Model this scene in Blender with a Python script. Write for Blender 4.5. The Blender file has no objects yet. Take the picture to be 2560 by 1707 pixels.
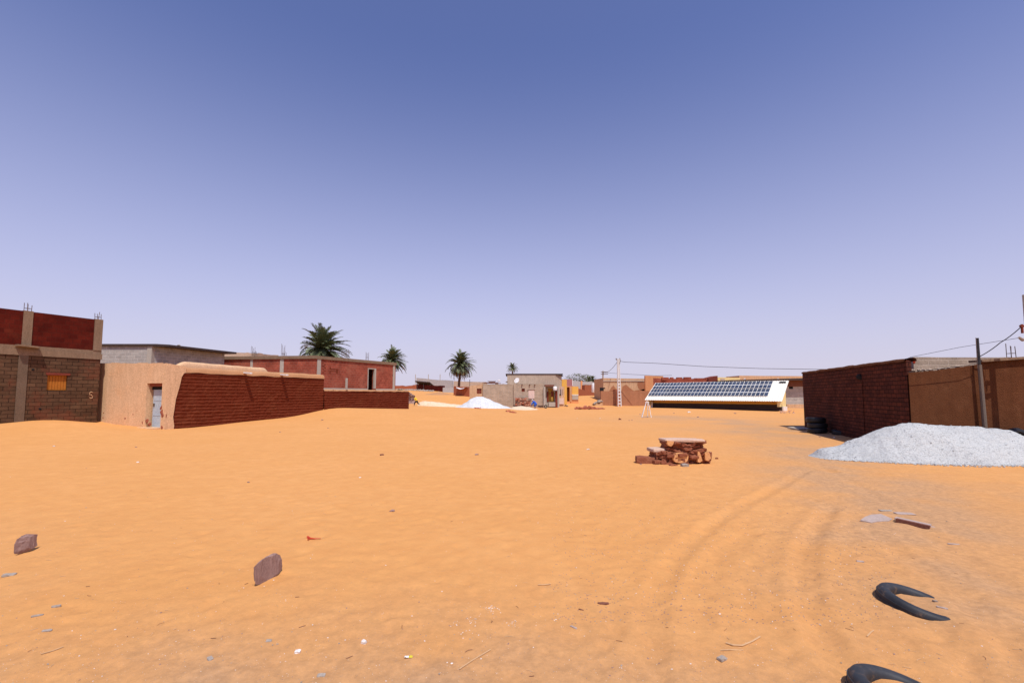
import bpy, bmesh, math, random
import numpy as np
from mathutils import Vector, Matrix, Quaternion, noise as mnoise
R = math.radians
random.seed(7)
scene = bpy.context.scene
COL = scene.collection
# ------------------------------------------------------------------ camera model
F = 1150.0; W, H = 2560.0, 1707.0; CH = 1.65
PITCH = R(4.0); HOR = 985.0
SH = (HOR - H/2 - F*math.tan(PITCH))/W
CAM = Vector((0, 0, CH))
def ray(px, py):
    cx = (px - W/2)/F; cy = -(py - H/2)/F + SH*W/F
    return Vector((cx, math.cos(PITCH) - cy*math.sin(PITCH), math.sin(PITCH) + cy*math.cos(PITCH)))
def at(px, py, d):
    r = ray(px, py); return CAM + r*(d/r.y)
def onwall(P0, P1, px, py):
    """pixel -> (metres along the wall, height) on the vertical plane through P0,P1"""
    r = ray(px, py); t = Vector((P1[0]-P0[0], P1[1]-P0[1], 0)).normalized(); n = Vector((t.y, -t.x, 0))
    k = (Vector((P0[0], P0[1], 0)) - CAM).dot(n)/r.dot(n)
    p = CAM + r*k
    return (p - Vector((P0[0], P0[1], 0))).dot(t), p.z
def holepx(P0, P1, x0, y0, x1, y1):
    a = onwall(P0, P1, x0, y1); b = onwall(P0, P1, x1, y0)
    return (min(a[0], b[0]), max(a[0], b[0]), min(a[1], b[1]), max(a[1], b[1]))

# ------------------------------------------------------------------ terrain
rng = np.random.RandomState(3)
def npnoise(x, y, seed=0):
    xi = np.floor(x).astype(np.int64); yi = np.floor(y).astype(np.int64)
    xf = x - xi; yf = y - yi
    u = xf*xf*(3-2*xf); v = yf*yf*(3-2*yf)
    def h(a, b):
        n = (a*374761393 + b*668265263 + seed*974711) & 0x7fffffff
        n = ((n ^ (n >> 13))*1274126177) & 0x7fffffff
        return ((n ^ (n >> 16)) & 0xffff)/65535.0
    return (h(xi, yi)*(1-u) + h(xi+1, yi)*u)*(1-v) + (h(xi, yi+1)*(1-u) + h(xi+1, yi+1)*u)*v - .5
ctrl = [(0,0,0),(-4,0,0),(4,0,0),(0,6,0),(-5,5,0),(5,5,0),(-10,6,0),(10,6,0),(-18,8,.1),(18,8,0),(0,12,0),(-8,12,0.02),(8,12,0),
        (0,20,0.0),(-5,18,.02),(6,20,0),(10,16,0),(12,11,0),(-12,14,.02),(0,-10,0),(-15,-10,0),(15,-10,0),(0,30,.02),(-5,26,.08),(-9,25,.16),(8,30,0),
        (-5,36,.22),(15,30,0),(25,30,0),(35,40,0),(26,20,0),(18,14,0),(10,45,.02),(-2,44,.12),(30,60,.1),(45,60,.3)]
for px, py, d in [(0,1059,19),(92,1051,20.1),(138,1049,20.6),(225,1056,21.8),(243,1053,22.3),(321,1064,21.7),(376,1071,21.2),(412,1073,21),
                  (452,1070,21.9),(540,1060,23.8),(620,1051,25.6),(738,1037,28.7),(827,1022,31),(880,1020,33),(950,1021,36.4),(1020,1022,40.5),
                  (1040,1014,52),(1100,1016,52),(1200,1019,50),(1280,1022,48),(1200,1018,57),(1400,1019,57),(1020,1000,62),(1150,1004,64),(1160,988,72),
                  (1060,985,80),(1080,975,100),(990,975,80),(1480,990,85),(1460,1008,66),(1550,1016,63),(1615,1016,63),(1615,1019,54),(1955,1029,44),
                  (1800,1024,48),(2010,1068,23),(2000,1021,62),(1300,975,110),(1430,985,100)]:
    p = at(px, py, d); ctrl.append((p.x, p.y, p.z))
for a in range(0, 360, 20):
    ctrl.append((230*math.sin(R(a)), 230*math.cos(R(a)), 1.6 if math.cos(R(a)) > 0 else 0.3))
ctrl = np.array(ctrl, float)
def kern(r): return np.sqrt(r*r + 9.0)
_A = kern(np.hypot(ctrl[:,0,None]-ctrl[None,:,0], ctrl[:,1,None]-ctrl[None,:,1])) - 1e-3*np.eye(len(ctrl))
_A = np.block([[_A, np.ones((len(ctrl),1))],[np.ones((1,len(ctrl))), np.zeros((1,1))]])
_w = np.linalg.solve(_A, np.append(ctrl[:,2], 0))
def height(x, y):
    x = np.atleast_1d(np.asarray(x, float)).ravel(); y = np.atleast_1d(np.asarray(y, float)).ravel()
    out = np.empty_like(x)
    for s in range(0, len(x), 20000):
        e = s+20000
        out[s:e] = kern(np.hypot(x[s:e,None]-ctrl[None,:,0], y[s:e,None]-ctrl[None,:,1])) @ _w[:-1] + _w[-1]
    r = np.hypot(x, y); k = np.clip((r-150)/80, 0, 1); k = k*k*(3-2*k)
    return out*(1-k) + 1.5*k
def gz(x, y): return float(height([x],[y])[0])
def ground(px, py):
    r = ray(px, py); d = 1.0; last = d
    while d < 200:
        p = CAM + r*(d/r.y)
        if p.z < gz(p.x, p.y):
            a, b = last, d
            for _ in range(25):
                m = (a+b)/2; p = CAM + r*(m/r.y)
                if p.z < gz(p.x, p.y): b = m
                else: a = m
            return CAM + r*(b/r.y)
        last = d; d *= 1.02
    return CAM + r*(60/r.y)

# ------------------------------------------------------------------ object helpers
def tag(o, label=None, cat=None, group=None, kind=None):
    if label: o['label'] = label
    if cat: o['category'] = cat
    if group: o['group'] = group
    if kind: o['kind'] = kind
    elif cat: o['kind'] = 'thing'
    return o
def thing(name, label, cat, loc=(0,0,0), group=None):
    o = bpy.data.objects.new(name, None); COL.objects.link(o); o.location = loc
    o.empty_display_size = .2
    return tag(o, label, cat, group)
class MB:
    def __init__(s): s.v = []; s.f = []; s.m = []; s.smooth = False
    def add(s, pts, faces, m=0):
        b = len(s.v); s.v += [Vector(p) for p in pts]
        for f in faces: s.f.append([i+b for i in f]); s.m.append(m)
    def quad(s, a, b, c, d, m=0): s.add([a,b,c,d], [(0,1,2,3)], m)
    def box(s, x0, x1, y0, y1, z0, z1, m=0, M=None):
        p = [Vector((x,y,z)) for z in (z0,z1) for y in (y0,y1) for x in (x0,x1)]
        if M is not None: p = [M @ q for q in p]
        s.add(p, [(0,2,3,1),(4,5,7,6),(0,1,5,4),(2,6,7,3),(0,4,6,2),(1,3,7,5)], m)
    def beam(s, a, b, w, h, m=0, up=(0,0,1)):
        a = Vector(a); b = Vector(b); d = b-a; L = d.length; d.normalize(); up = Vector(up)
        x = d.cross(up)
        if x.length < 1e-4: x = d.cross(Vector((1,0,0)))
        x.normalize(); y = x.cross(d)
        M = Matrix((x, d, y)).transposed().to_4x4(); M.translation = a
        s.box(-w/2, w/2, 0, L, -h/2, h/2, m, M)
    def tube(s, pts, rad, n=8, m=0, cap=True):
        pts = [Vector(p) for p in pts]
        if not hasattr(rad, '__len__'): rad = [rad]*len(pts)
        rings = []; up = Vector((0,0,1))
        for i, p in enumerate(pts):
            d = (pts[min(i+1,len(pts)-1)] - pts[max(i-1,0)]).normalized()
            x = d.cross(up)
            if x.length < 1e-3: x = d.cross(Vector((0,1,0)))
            x.normalize(); y = d.cross(x)
            rings.append([p + (x*math.cos(2*math.pi*k/n) + y*math.sin(2*math.pi*k/n))*rad[i] for k in range(n)])
        b = [q for r in rings for q in r]; f = []
        for i in range(len(pts)-1):
            for k in range(n): f.append((i*n+k, i*n+(k+1)%n, (i+1)*n+(k+1)%n, (i+1)*n+k))
        if cap: f.append(tuple(range(n))[::-1]); f.append(tuple((len(pts)-1)*n+k for k in range(n)))
        s.add(b, f, m)
    def lathe(s, prof, n=32, m=0, closed=False, M=None):
        v = []; f = []; k = len(prof)
        for i in range(n):
            a = 2*math.pi*i/n
            for r, z in prof:
                p = Vector((r*math.cos(a), r*math.sin(a), z)); v.append(M @ p if M else p)
        for i in range(n):
            j = (i+1) % n
            for q in range(k if closed else k-1):
                f.append((i*k+q, j*k+q, j*k+(q+1)%k, i*k+(q+1)%k))
        s.add(v, f, m)
    def prism(s, poly, z0, z1, m=0):
        n = len(poly); v = [(p[0],p[1],z0) for p in poly] + [(p[0],p[1],z1) for p in poly]
        s.add(v, [tuple(range(n))[::-1], tuple(range(n,2*n))] + [(i,(i+1)%n,(i+1)%n+n,i+n) for i in range(n)], m)
    def grid(s, fn, nu, nv, m=0, wrap=False):
        v = [fn(i/nu, j/nv) for j in range(nv+1) for i in range(nu+1)]
        s.add(v, [(j*(nu+1)+i, j*(nu+1)+i+1, (j+1)*(nu+1)+i+1, (j+1)*(nu+1)+i) for j in range(nv) for i in range(nu)], m)
    def rock(s, c, size, seed, rot=0, m=0, sub=2, rough=.18, cuts=5):
        rr = random.Random(seed); bm = bmesh.new(); bmesh.ops.create_icosphere(bm, subdivisions=sub, radius=1)
        pl = []
        for _ in range(cuts):
            n = Vector((rr.uniform(-1,1), rr.uniform(-1,1), rr.uniform(-1,1))).normalized(); pl.append((n, rr.uniform(.5,.8)))
        pts = []
        for v in bm.verts:
            p = v.co.copy()
            for n, dd in pl:
                e = p.dot(n) - dd
                if e > 0: p -= n*e*.95
            p *= 1 + rough*mnoise.noise(p*1.9 + Vector((seed*3.1,0,0))) + rough*.4*mnoise.noise(p*6 + Vector((seed,5,0)))
            p = Vector((p.x*size[0], p.y*size[1], p.z*size[2])); p.rotate(Quaternion((0,0,1), rot)); pts.append(p + Vector(c))
        bm.verts.index_update()
        s.add(pts, [[v.index for v in f.verts] for f in bm.faces], m); bm.free()
    def build(s, name, mats, parent=None, smooth=False, origin=None):
        if not isinstance(mats, (list, tuple)): mats = [mats]
        me = bpy.data.meshes.new(name)
        root = parent
        while root is not None and root.parent is not None: root = root.parent
        o0 = Vector(origin) if origin is not None else (root.location.copy() if root is not None else Vector((0,0,0)))
        me.from_pydata([tuple(v - o0) for v in s.v], [], s.f)
        for mt in mats: me.materials.append(mt)
        if len(mats) > 1: me.polygons.foreach_set('material_index', s.m)
        if smooth: me.polygons.foreach_set('use_smooth', [True]*len(me.polygons))
        me.update()
        uv = me.uv_layers.new(name='UVMap').data
        vs = me.vertices
        for p in me.polygons:
            n = p.normal
            if abs(n.z) > .8: t = Vector((1,0,0)); b = Vector((0,1,0))
            else:
                t = Vector((-round(n.y,2), round(n.x,2), 0)).normalized(); b = Vector((0,0,1))
            for li in p.loop_indices:
                c = vs[me.loops[li].vertex_index].co
                uv[li].uv = (c.dot(t), c.dot(b))
        o = bpy.data.objects.new(name, me); COL.objects.link(o)
        if parent is not None: o.parent = parent
        elif origin is not None: o.location = o0
        return o
def dup(o, parent=None):
    c = o.copy(); COL.objects.link(c)
    if parent is not None: c.parent = parent
    for ch in list(o.children): dup(ch, c)
    return c

# ------------------------------------------------------------------ materials
def newmat(name, rough=.9, spec=.2):
    m = bpy.data.materials.new(name); m.use_nodes = True
    nt = m.node_tree; b = nt.nodes['Principled BSDF']
    b.inputs['Roughness'].default_value = rough; b.inputs['Specular IOR Level'].default_value = spec
    return m, nt, b
def N(nt, t, **kw):
    n = nt.nodes.new(t)
    for k, v in kw.items():
        if k.startswith('i_'): n.inputs[k[2:].replace('_',' ')].default_value = v
        else: setattr(n, k, v)
    return n
def c4(c): return (c[0], c[1], c[2], 1)
def mixc(nt, fac, a, b, blend='MIX'):
    n = nt.nodes.new('ShaderNodeMix'); n.data_type = 'RGBA'; n.blend_type = blend
    for sock, val in ((0, fac), (6, a), (7, b)):
        if hasattr(val, 'node'): nt.links.new(val, n.inputs[sock])
        elif isinstance(val, (int, float)): n.inputs[sock].default_value = val
        else: n.inputs[sock].default_value = c4(val)
    return n.outputs[2]
def ramp(nt, src, lo, hi):
    n = nt.nodes.new('ShaderNodeMapRange'); n.inputs[1].default_value = lo; n.inputs[2].default_value = hi
    nt.links.new(src, n.inputs[0]); return n.outputs[0]
def noisetex(nt, vec, scale, detail=6, rough=.6):
    n = nt.nodes.new('ShaderNodeTexNoise'); n.inputs['Scale'].default_value = scale
    n.inputs['Detail'].default_value = detail; n.inputs['Roughness'].default_value = rough
    nt.links.new(vec, n.inputs['Vector']); return n.outputs['Fac']
def bump(nt, b, h, strength, dist, prev=None):
    n = nt.nodes.new('ShaderNodeBump'); n.inputs['Strength'].default_value = strength; n.inputs['Distance'].default_value = dist
    nt.links.new(h, n.inputs['Height'])
    if prev is not None: nt.links.new(prev, n.inputs['Normal'])
    nt.links.new(n.outputs[0], b.inputs['Normal']); return n.outputs[0]
def mat_noise(name, c1, c2, scale=3, fine=30, bs=.5, bd=.02, rough=.9, spec=.08, streak=0, c3=None, s3=1.2, metal=0, k3=(.5,.75)):
    m, nt, b = newmat(name, rough, spec); b.inputs['Metallic'].default_value = metal
    tc = nt.nodes.new('ShaderNodeTexCoord').outputs['Object']
    n1 = noisetex(nt, tc, scale); n2 = noisetex(nt, tc, fine)
    col = mixc(nt, ramp(nt, n1, .3, .7), c1, c2)
    if c3: col = mixc(nt, ramp(nt, noisetex(nt, tc, s3, 8, .65), k3[0], k3[1]), col, c3)
    if streak:     # rain and dust streaks running down, and a few worn blotches
        mp = nt.nodes.new('ShaderNodeMapping'); mp.inputs['Scale'].default_value = (3.2, 3.2, .35); nt.links.new(tc, mp.inputs[0])
        col = mixc(nt, streak, col, mixc(nt, ramp(nt, noisetex(nt, mp.outputs[0], 1.6, 7, .7), .36, .66), (.55,.52,.50), (1.25,1.25,1.25)), 'MULTIPLY')
        col = mixc(nt, streak*.8, col, mixc(nt, ramp(nt, noisetex(nt, tc, 2.8, 9, .75), .42, .62), (.66,.60,.56), (1.12,1.12,1.12)), 'MULTIPLY')
    col = mixc(nt, .45, col, mixc(nt, ramp(nt, n2, .25, .75), [x*.6 for x in c1], [min(1, x*1.35) for x in c2]))
    nt.links.new(col, b.inputs['Base Color'])
    if bs: bump(nt, b, n2, bs, bd)
    return m
def mat_brick(name, c1, c2, mortar, bw, bh, ms=.012, bs=.6, bd=.02, stain=None, s_scale=.6, k=(.5,.75), var=.5, rough=.92):
    m, nt, b = newmat(name, rough, .05)
    tcn = nt.nodes.new('ShaderNodeTexCoord'); uv = tcn.outputs['UV']; tc = tcn.outputs['Object']
    wob = nt.nodes.new('ShaderNodeTexNoise'); wob.inputs['Scale'].default_value = 2.2; nt.links.new(uv, wob.inputs['Vector'])
    vm = nt.nodes.new('ShaderNodeVectorMath'); vm.operation = 'MULTIPLY_ADD'
    nt.links.new(wob.outputs['Color'], vm.inputs[0]); vm.inputs[1].default_value = (.05,.04,0); nt.links.new(uv, vm.inputs[2])
    br = nt.nodes.new('ShaderNodeTexBrick'); nt.links.new(vm.outputs[0], br.inputs['Vector'])
    br.inputs['Color1'].default_value = c4(c1); br.inputs['Color2'].default_value = c4(c2); br.inputs['Mortar'].default_value = c4(mortar)
    br.inputs['Scale'].default_value = 1; br.inputs['Brick Width'].default_value = bw; br.inputs['Row Height'].default_value = bh
    br.inputs['Mortar Size'].default_value = ms; br.inputs['Mortar Smooth'].default_value = .3; br.inputs['Bias'].default_value = 0
    n1 = noisetex(nt, tc, 1.6, 8, .65); n2 = noisetex(nt, tc, 24, 5)
    col = br.outputs['Color']
    col = mixc(nt, var, col, mixc(nt, ramp(nt, n1, .3, .7), (.45,.45,.45), (1.5,1.5,1.5)), 'MULTIPLY')
    col = mixc(nt, .4, col, mixc(nt, ramp(nt, n2, .3, .7), (.6,.6,.6), (1.35,1.35,1.35)), 'MULTIPLY')
    if stain: col = mixc(nt, ramp(nt, noisetex(nt, tc, s_scale, 8, .7), k[0], k[1]), col, stain)
    nt.links.new(col, b.inputs['Base Color'])
    inv = nt.nodes.new('ShaderNodeMath'); inv.operation = 'MULTIPLY_ADD'; nt.links.new(br.outputs['Fac'], inv.inputs[0])
    inv.inputs[1].default_value = -1; nt.links.new(n2, inv.inputs[2])
    bump(nt, b, inv.outputs[0], bs, bd)
    return m
def mat_plain(name, c, rough=.6, spec=.3, metal=0):
    m, nt, b = newmat(name, rough, spec); b.inputs['Base Color'].default_value = c4(c); b.inputs['Metallic'].default_value = metal
    tc = nt.nodes.new('ShaderNodeTexCoord').outputs['Object']
    col = mixc(nt, ramp(nt, noisetex(nt, tc, 9), .3, .7), [x*.75 for x in c], [min(1,x*1.2) for x in c]); nt.links.new(col, b.inputs['Base Color'])
    return m
M = {}
M['plaster'] = mat_noise('sand_plaster', (.64,.40,.222), (.72,.49,.30), .9, 16, .35, .02, c3=(.64,.34,.155), s3=.7, streak=.38)
M['plaster_chip'] = mat_noise('chipped_plaster_red', (.33,.10,.055), (.25,.08,.05), 5, 30)
M['mud'] = mat_noise('mud_brick', (.175,.036,.015), (.115,.023,.010), 2.2, 26, .7, .02, c3=(.22,.065,.028), s3=1.1)
M['mud_coat'] = mat_noise('mud_coping', (.48,.26,.13), (.42,.215,.105), 3, 18, .5, .03)
M['redbrick'] = mat_brick('hollow_red_brick', (.105,.014,.008), (.07,.009,.006), (.075,.017,.011), .30, .20, .008, stain=(.15,.036,.018), s_scale=.9, k=(.55,.85))
M['redbrick_pale'] = mat_brick('dusty_red_brick', (.33,.085,.05), (.25,.058,.036), (.31,.13,.09), .32, .20, .012, stain=(.38,.16,.105), s_scale=.7, k=(.5,.85))
M['block_brown'] = mat_brick('brown_block', (.125,.070,.040), (.085,.047,.028), (.035,.02,.013), .40, .165, .012, stain=(.17,.045,.024), s_scale=.35, k=(.47,.62))
M['block_grey'] = mat_brick('grey_block', (.40,.375,.34), (.32,.30,.275), (.47,.44,.40), .42, .20, .02, var=.35)
M['block_tan'] = mat_brick('tan_block', (.42,.325,.24), (.36,.28,.205), (.48,.385,.295), .60, .165, .018, var=.35)
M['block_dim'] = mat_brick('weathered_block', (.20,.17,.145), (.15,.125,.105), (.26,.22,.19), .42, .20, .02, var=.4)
M['darkbrick'] = mat_brick('dark_mud_brick', (.115,.036,.023), (.070,.025,.019), (.035,.014,.011), .30, .13, .012, bs=.9, bd=.03, stain=(.125,.047,.025), s_scale=.5, k=(.52,.8))
M['brownmud'] = mat_noise('brown_mud_plaster', (.10,.035,.015), (.135,.052,.022), 4, 40, .9, .03, c3=(.17,.085,.045), s3=.35, k3=(.5,.75), streak=.5)
M['concrete'] = mat_noise('concrete', (.36,.32,.27), (.43,.39,.33), 2, 25, .4, .01)
M['concrete_brown'] = mat_noise('stained_concrete', (.20,.135,.085), (.26,.18,.12), 1.5, 22, .5, .015, streak=.5)
M['concrete_dim'] = mat_noise('weathered_concrete', (.12,.082,.055), (.165,.115,.08), 1.5, 22, .6, .02)
M['concrete_pink'] = mat_noise('grey_pillar', (.13,.105,.085), (.17,.135,.11), 2, 25, .5, .01)
M['tan'] = mat_noise('tan_render', (.52,.33,.19), (.60,.40,.24), 1.2, 12, .4, .02, c3=(.46,.24,.13), s3=.5, streak=.5)
M['tan_grey'] = mat_noise('grey_tan_render', (.42,.33,.25), (.50,.40,.31), 1.2, 12, .4, .02, c3=(.36,.29,.23), s3=.6, streak=.5)
M['orange'] = mat_noise('orange_render', (.60,.25,.10), (.66,.32,.15), 1.2, 12, .3, .02)
M['yellow'] = mat_noise('ochre_paint', (.66,.37,.07), (.72,.43,.11), 1.5, 14, .25, .01)
M['yellowpale'] = mat_noise('cream_paint', (.68,.53,.22), (.73,.60,.30), 1.5, 14, .25, .01)
M['pinkwhite'] = mat_noise('pinkish_paint', (.62,.45,.38), (.68,.52,.45), 1.5, 14, .25, .01)
M['mauve'] = mat_noise('mauve_sheet', (.33,.15,.16), (.38,.18,.18), 2, 10, .2, .01, rough=.6)
M['brownwall'] = mat_noise('brown_mud_wall', (.36,.165,.085), (.42,.20,.11), 1.5, 16, .5, .02, c3=(.30,.13,.07), s3=.8, streak=.5)
M['redmud'] = mat_noise('red_mud_wall', (.36,.12,.06), (.30,.095,.05), 2, 18, .5, .02)
M['stainbrown'] = mat_noise('bare_mud_patch', (.33,.14,.07), (.38,.17,.09), 3, 18, .4, .02)
M['greywall'] = mat_noise('grey_far_wall', (.36,.35,.345), (.43,.42,.41), 1, 8, .3, .02)
M['doorblue'] = mat_noise('worn_blue_metal', (.34,.44,.55), (.44,.50,.54), 2.5, 14, .15, .005, rough=.5, spec=.4, c3=(.27,.32,.36), s3=1.8)
M['shutter'] = mat_noise('orange_wood', (.45,.17,.03), (.34,.12,.02), 5, 30, .3, .01)
M['woodred'] = mat_noise('maroon_wood', (.16,.035,.025), (.20,.05,.03), 5, 30, .3, .01)
M['brownwood'] = mat_noise('brown_door_wood', (.30,.13,.05), (.24,.10,.04), 5, 30, .3, .01)
M['palewood'] = mat_noise('pale_wood', (.55,.45,.33), (.62,.52,.40), 5, 30, .3, .01)
M['oldwood'] = mat_noise('old_dark_wood', (.15,.06,.045), (.20,.09,.06), 7, 40, .5, .01)
M['weatherwood'] = mat_noise('weathered_grey_wood', (.36,.28,.24), (.42,.33,.29), 7, 40, .5, .01)
M['steel'] = mat_plain('rusty_rebar', (.13,.085,.065), .7, .3)
M['black'] = mat_plain('black_void', (.02,.02,.022), .9, .1)
M['roofdark'] = mat_noise('dark_roof_sheet', (.05,.035,.032), (.075,.055,.05), 3, 20, .3, .01)
M['white'] = mat_plain('white_paint', (.78,.78,.76), .45, .4)
M['whitesheet'] = mat_noise('white_roof_sheet', (.80,.78,.68), (.78,.76,.66), 1.5, 9, .05, .003, rough=.5, spec=.4)
M['offwhite'] = mat_noise('offwhite_canvas', (.66,.62,.56), (.74,.70,.65), 2, 9, .2, .02)
M['gravel'] = None
M['cable'] = mat_plain('black_cable', (.035,.033,.035), .7, .2)
M['skin'] = mat_plain('brown_skin', (.24,.12,.07), .6, .3)
M['hair'] = mat_plain('black_hair', (.015,.012,.01), .6, .3)
M['shirt_yellow'] = mat_plain('yellow_cloth', (.75,.55,.05), .9, .1)
M['trousers'] = mat_plain('black_cloth', (.02,.02,.025), .9, .1)
M['robe'] = mat_plain('blue_cloth', (.03,.11,.48), .9, .1)
M['redscrap'] = mat_plain('red_plastic', (.55,.05,.01), .5, .4)
M['yellowscrap'] = mat_plain('yellow_plastic', (.65,.55,.04), .5, .4)
M['whitestone'] = mat_noise('white_stone', (.62,.57,.52), (.72,.68,.64), 9, 60, .3, .01)
M['greystone'] = mat_noise('grey_stone', (.29,.24,.195), (.36,.31,.265), 9, 60, .4, .01)
M['darkstone'] = mat_noise('brown_rock', (.25,.155,.13), (.33,.215,.185), 9, 60, .5, .008, c3=(.40,.29,.25), s3=7)
M['trunk'] = mat_noise('palm_bark', (.12,.065,.045), (.17,.10,.065), 4, 20, .8, .05)
M['frond'] = mat_noise('palm_frond', (.075,.10,.042), (.15,.175,.085), 1.0, 8, 0, .01, rough=.55, spec=.4)
M['deadfrond'] = mat_noise('dry_frond', (.22,.14,.06), (.30,.20,.095), 1.0, 8, 0, .01, rough=.8)
M['farleaf'] = mat_noise('dusty_leaves', (.09,.10,.05), (.13,.14,.075), 1.0, 8, 0, .01)
M['stick'] = mat_noise('dry_stick', (.60,.40,.22), (.50,.32,.18), 5, 40, .3, .01)

def gravel_mat(name, c1, c2, c3, cell):
    m, nt, b = newmat(name, .95, .1)
    tc = nt.nodes.new('ShaderNodeTexCoord').outputs['Object']
    vo = nt.nodes.new('ShaderNodeTexVoronoi'); vo.inputs['Scale'].default_value = cell; nt.links.new(tc, vo.inputs['Vector'])
    sep = nt.nodes.new('ShaderNodeSeparateColor'); nt.links.new(vo.outputs['Color'], sep.inputs[0])
    col = mixc(nt, sep.outputs[0], c1, c2)
    col = mixc(nt, ramp(nt, sep.outputs[1], .80, .86), col, c3)
    col = mixc(nt, ramp(nt, noisetex(nt, tc, 1.1, 6), .45, .75), col, mixc(nt, .5, col, c3))
    nt.links.new(col, b.inputs['Base Color'])
    h = nt.nodes.new('ShaderNodeMath'); h.operation = 'MULTIPLY_ADD'; nt.links.new(vo.outputs['Distance'], h.inputs[0]); h.inputs[1].default_value = -1
    nt.links.new(noisetex(nt, tc, cell*.35, 6, .7), h.inputs[2])
    bump(nt, b, h.outputs[0], .8, .02)
    return m
M['gravel'] = gravel_mat('white_gravel', (.46,.475,.465), (.57,.585,.57), (.36,.37,.37), 55)
M['gravel_far'] = gravel_mat('bright_gravel', (.55,.565,.575), (.62,.63,.64), (.48,.49,.50), 10)
M['gravel_cream'] = gravel_mat('cream_gravel', (.66,.52,.35), (.70,.56,.40), (.58,.44,.29), 10)

def tyre_mat():
    m, nt, b = newmat('old_tyre_rubber', .62, .35)
    tc = nt.nodes.new('ShaderNodeTexCoord').outputs['Object']
    col = mixc(nt, ramp(nt, noisetex(nt, tc, 5), .35, .7), (.017,.019,.023), (.036,.039,.046))
    col = mixc(nt, ramp(nt, noisetex(nt, tc, 14, 8, .7), .55, .8), col, (.20,.12,.065))
    nt.links.new(col, b.inputs['Base Color']); bump(nt, b, noisetex(nt, tc, 60), .3, .004)
    return m
M['tyre'] = tyre_mat()
M['tyre_black'] = mat_plain('black_rubber', (.012,.013,.016), .5, .35)
def cell_mat():
    m, nt, b = newmat('solar_cell_glass', .18, .5)
    tc = nt.nodes.new('ShaderNodeTexCoord').outputs['Object']
    oi = nt.nodes.new('ShaderNodeObjectInfo')
    a = mixc(nt, oi.outputs['Random'], (.022,.036,.075), (.045,.066,.115))
    a = mixc(nt, ramp(nt, noisetex(nt, tc, .8), .35, .75), a, (.075,.085,.10))
    nt.links.new(a, b.inputs['Base Color']); return m
M['cell'] = cell_mat()
# ------------------------------------------------------------------ camera, light, sky
cd = bpy.data.cameras.new('camera'); cam = bpy.data.objects.new('camera', cd); COL.objects.link(cam)
cd.sensor_width = 36; cd.lens = 36*F/W; cd.clip_end = 6000; cd.clip_start = .05
cam.location = CAM; cam.rotation_euler = (R(90)+PITCH, 0, 0); cd.shift_y = SH
scene.camera = cam
sd = Vector((.165, -.44, .88)).normalized()
sl = bpy.data.lights.new('sun', 'SUN'); sun = bpy.data.objects.new('sun', sl); COL.objects.link(sun)
sl.energy = 4.4; sl.angle = R(.5); sl.color = (1, .95, .87)
sun.rotation_euler = sd.to_track_quat('Z', 'Y').to_euler(); sun.location = (0, -20, 40)
w = bpy.data.worlds.new('World'); scene.world = w; w.use_nodes = True
nt = w.node_tree; bg = nt.nodes['Background']
sky = nt.nodes.new('ShaderNodeTexSky'); sky.sky_type = 'NISHITA'; sky.sun_disc = False
sky.sun_elevation = math.asin(sd.z); sky.sun_rotation = math.atan2(sd.x, sd.y)
sky.air_density = 1.0; sky.dust_density = 1.0; sky.ozone_density = 4.0; sky.altitude = 300
tint = nt.nodes.new('ShaderNodeMix'); tint.data_type = 'RGBA'; tint.blend_type = 'MULTIPLY'; tint.inputs[0].default_value = 1
tint.inputs[7].default_value = (1.03, .87, 1.09, 1); nt.links.new(sky.outputs[0], tint.inputs[6])
# airborne dust thickening towards the horizon
tcw = nt.nodes.new('ShaderNodeTexCoord'); sp = nt.nodes.new('ShaderNodeSeparateXYZ'); nt.links.new(tcw.outputs['Generated'], sp.inputs[0])
mr = nt.nodes.new('ShaderNodeMapRange'); mr.inputs[1].default_value = 0; mr.inputs[2].default_value = .63; mr.inputs[3].default_value = 1; mr.inputs[4].default_value = 0
nt.links.new(sp.outputs[2], mr.inputs[0])
pw = nt.nodes.new('ShaderNodeMath'); pw.operation = 'POWER'; nt.links.new(mr.outputs[0], pw.inputs[0]); pw.inputs[1].default_value = 1.55
hz_ = nt.nodes.new('ShaderNodeMix'); hz_.data_type = 'RGBA'; nt.links.new(pw.outputs[0], hz_.inputs[0]); nt.links.new(tint.outputs[2], hz_.inputs[6])
hz_.inputs[7].default_value = (4.75, 4.5, 5.55, 1)
nt.links.new(hz_.outputs[2], bg.inputs[0]); bg.inputs[1].default_value = .14
scene.view_settings.view_transform = 'Standard'; scene.view_settings.look = 'None'
scene.view_settings.exposure = 0.0; scene.view_settings.gamma = 1

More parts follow.
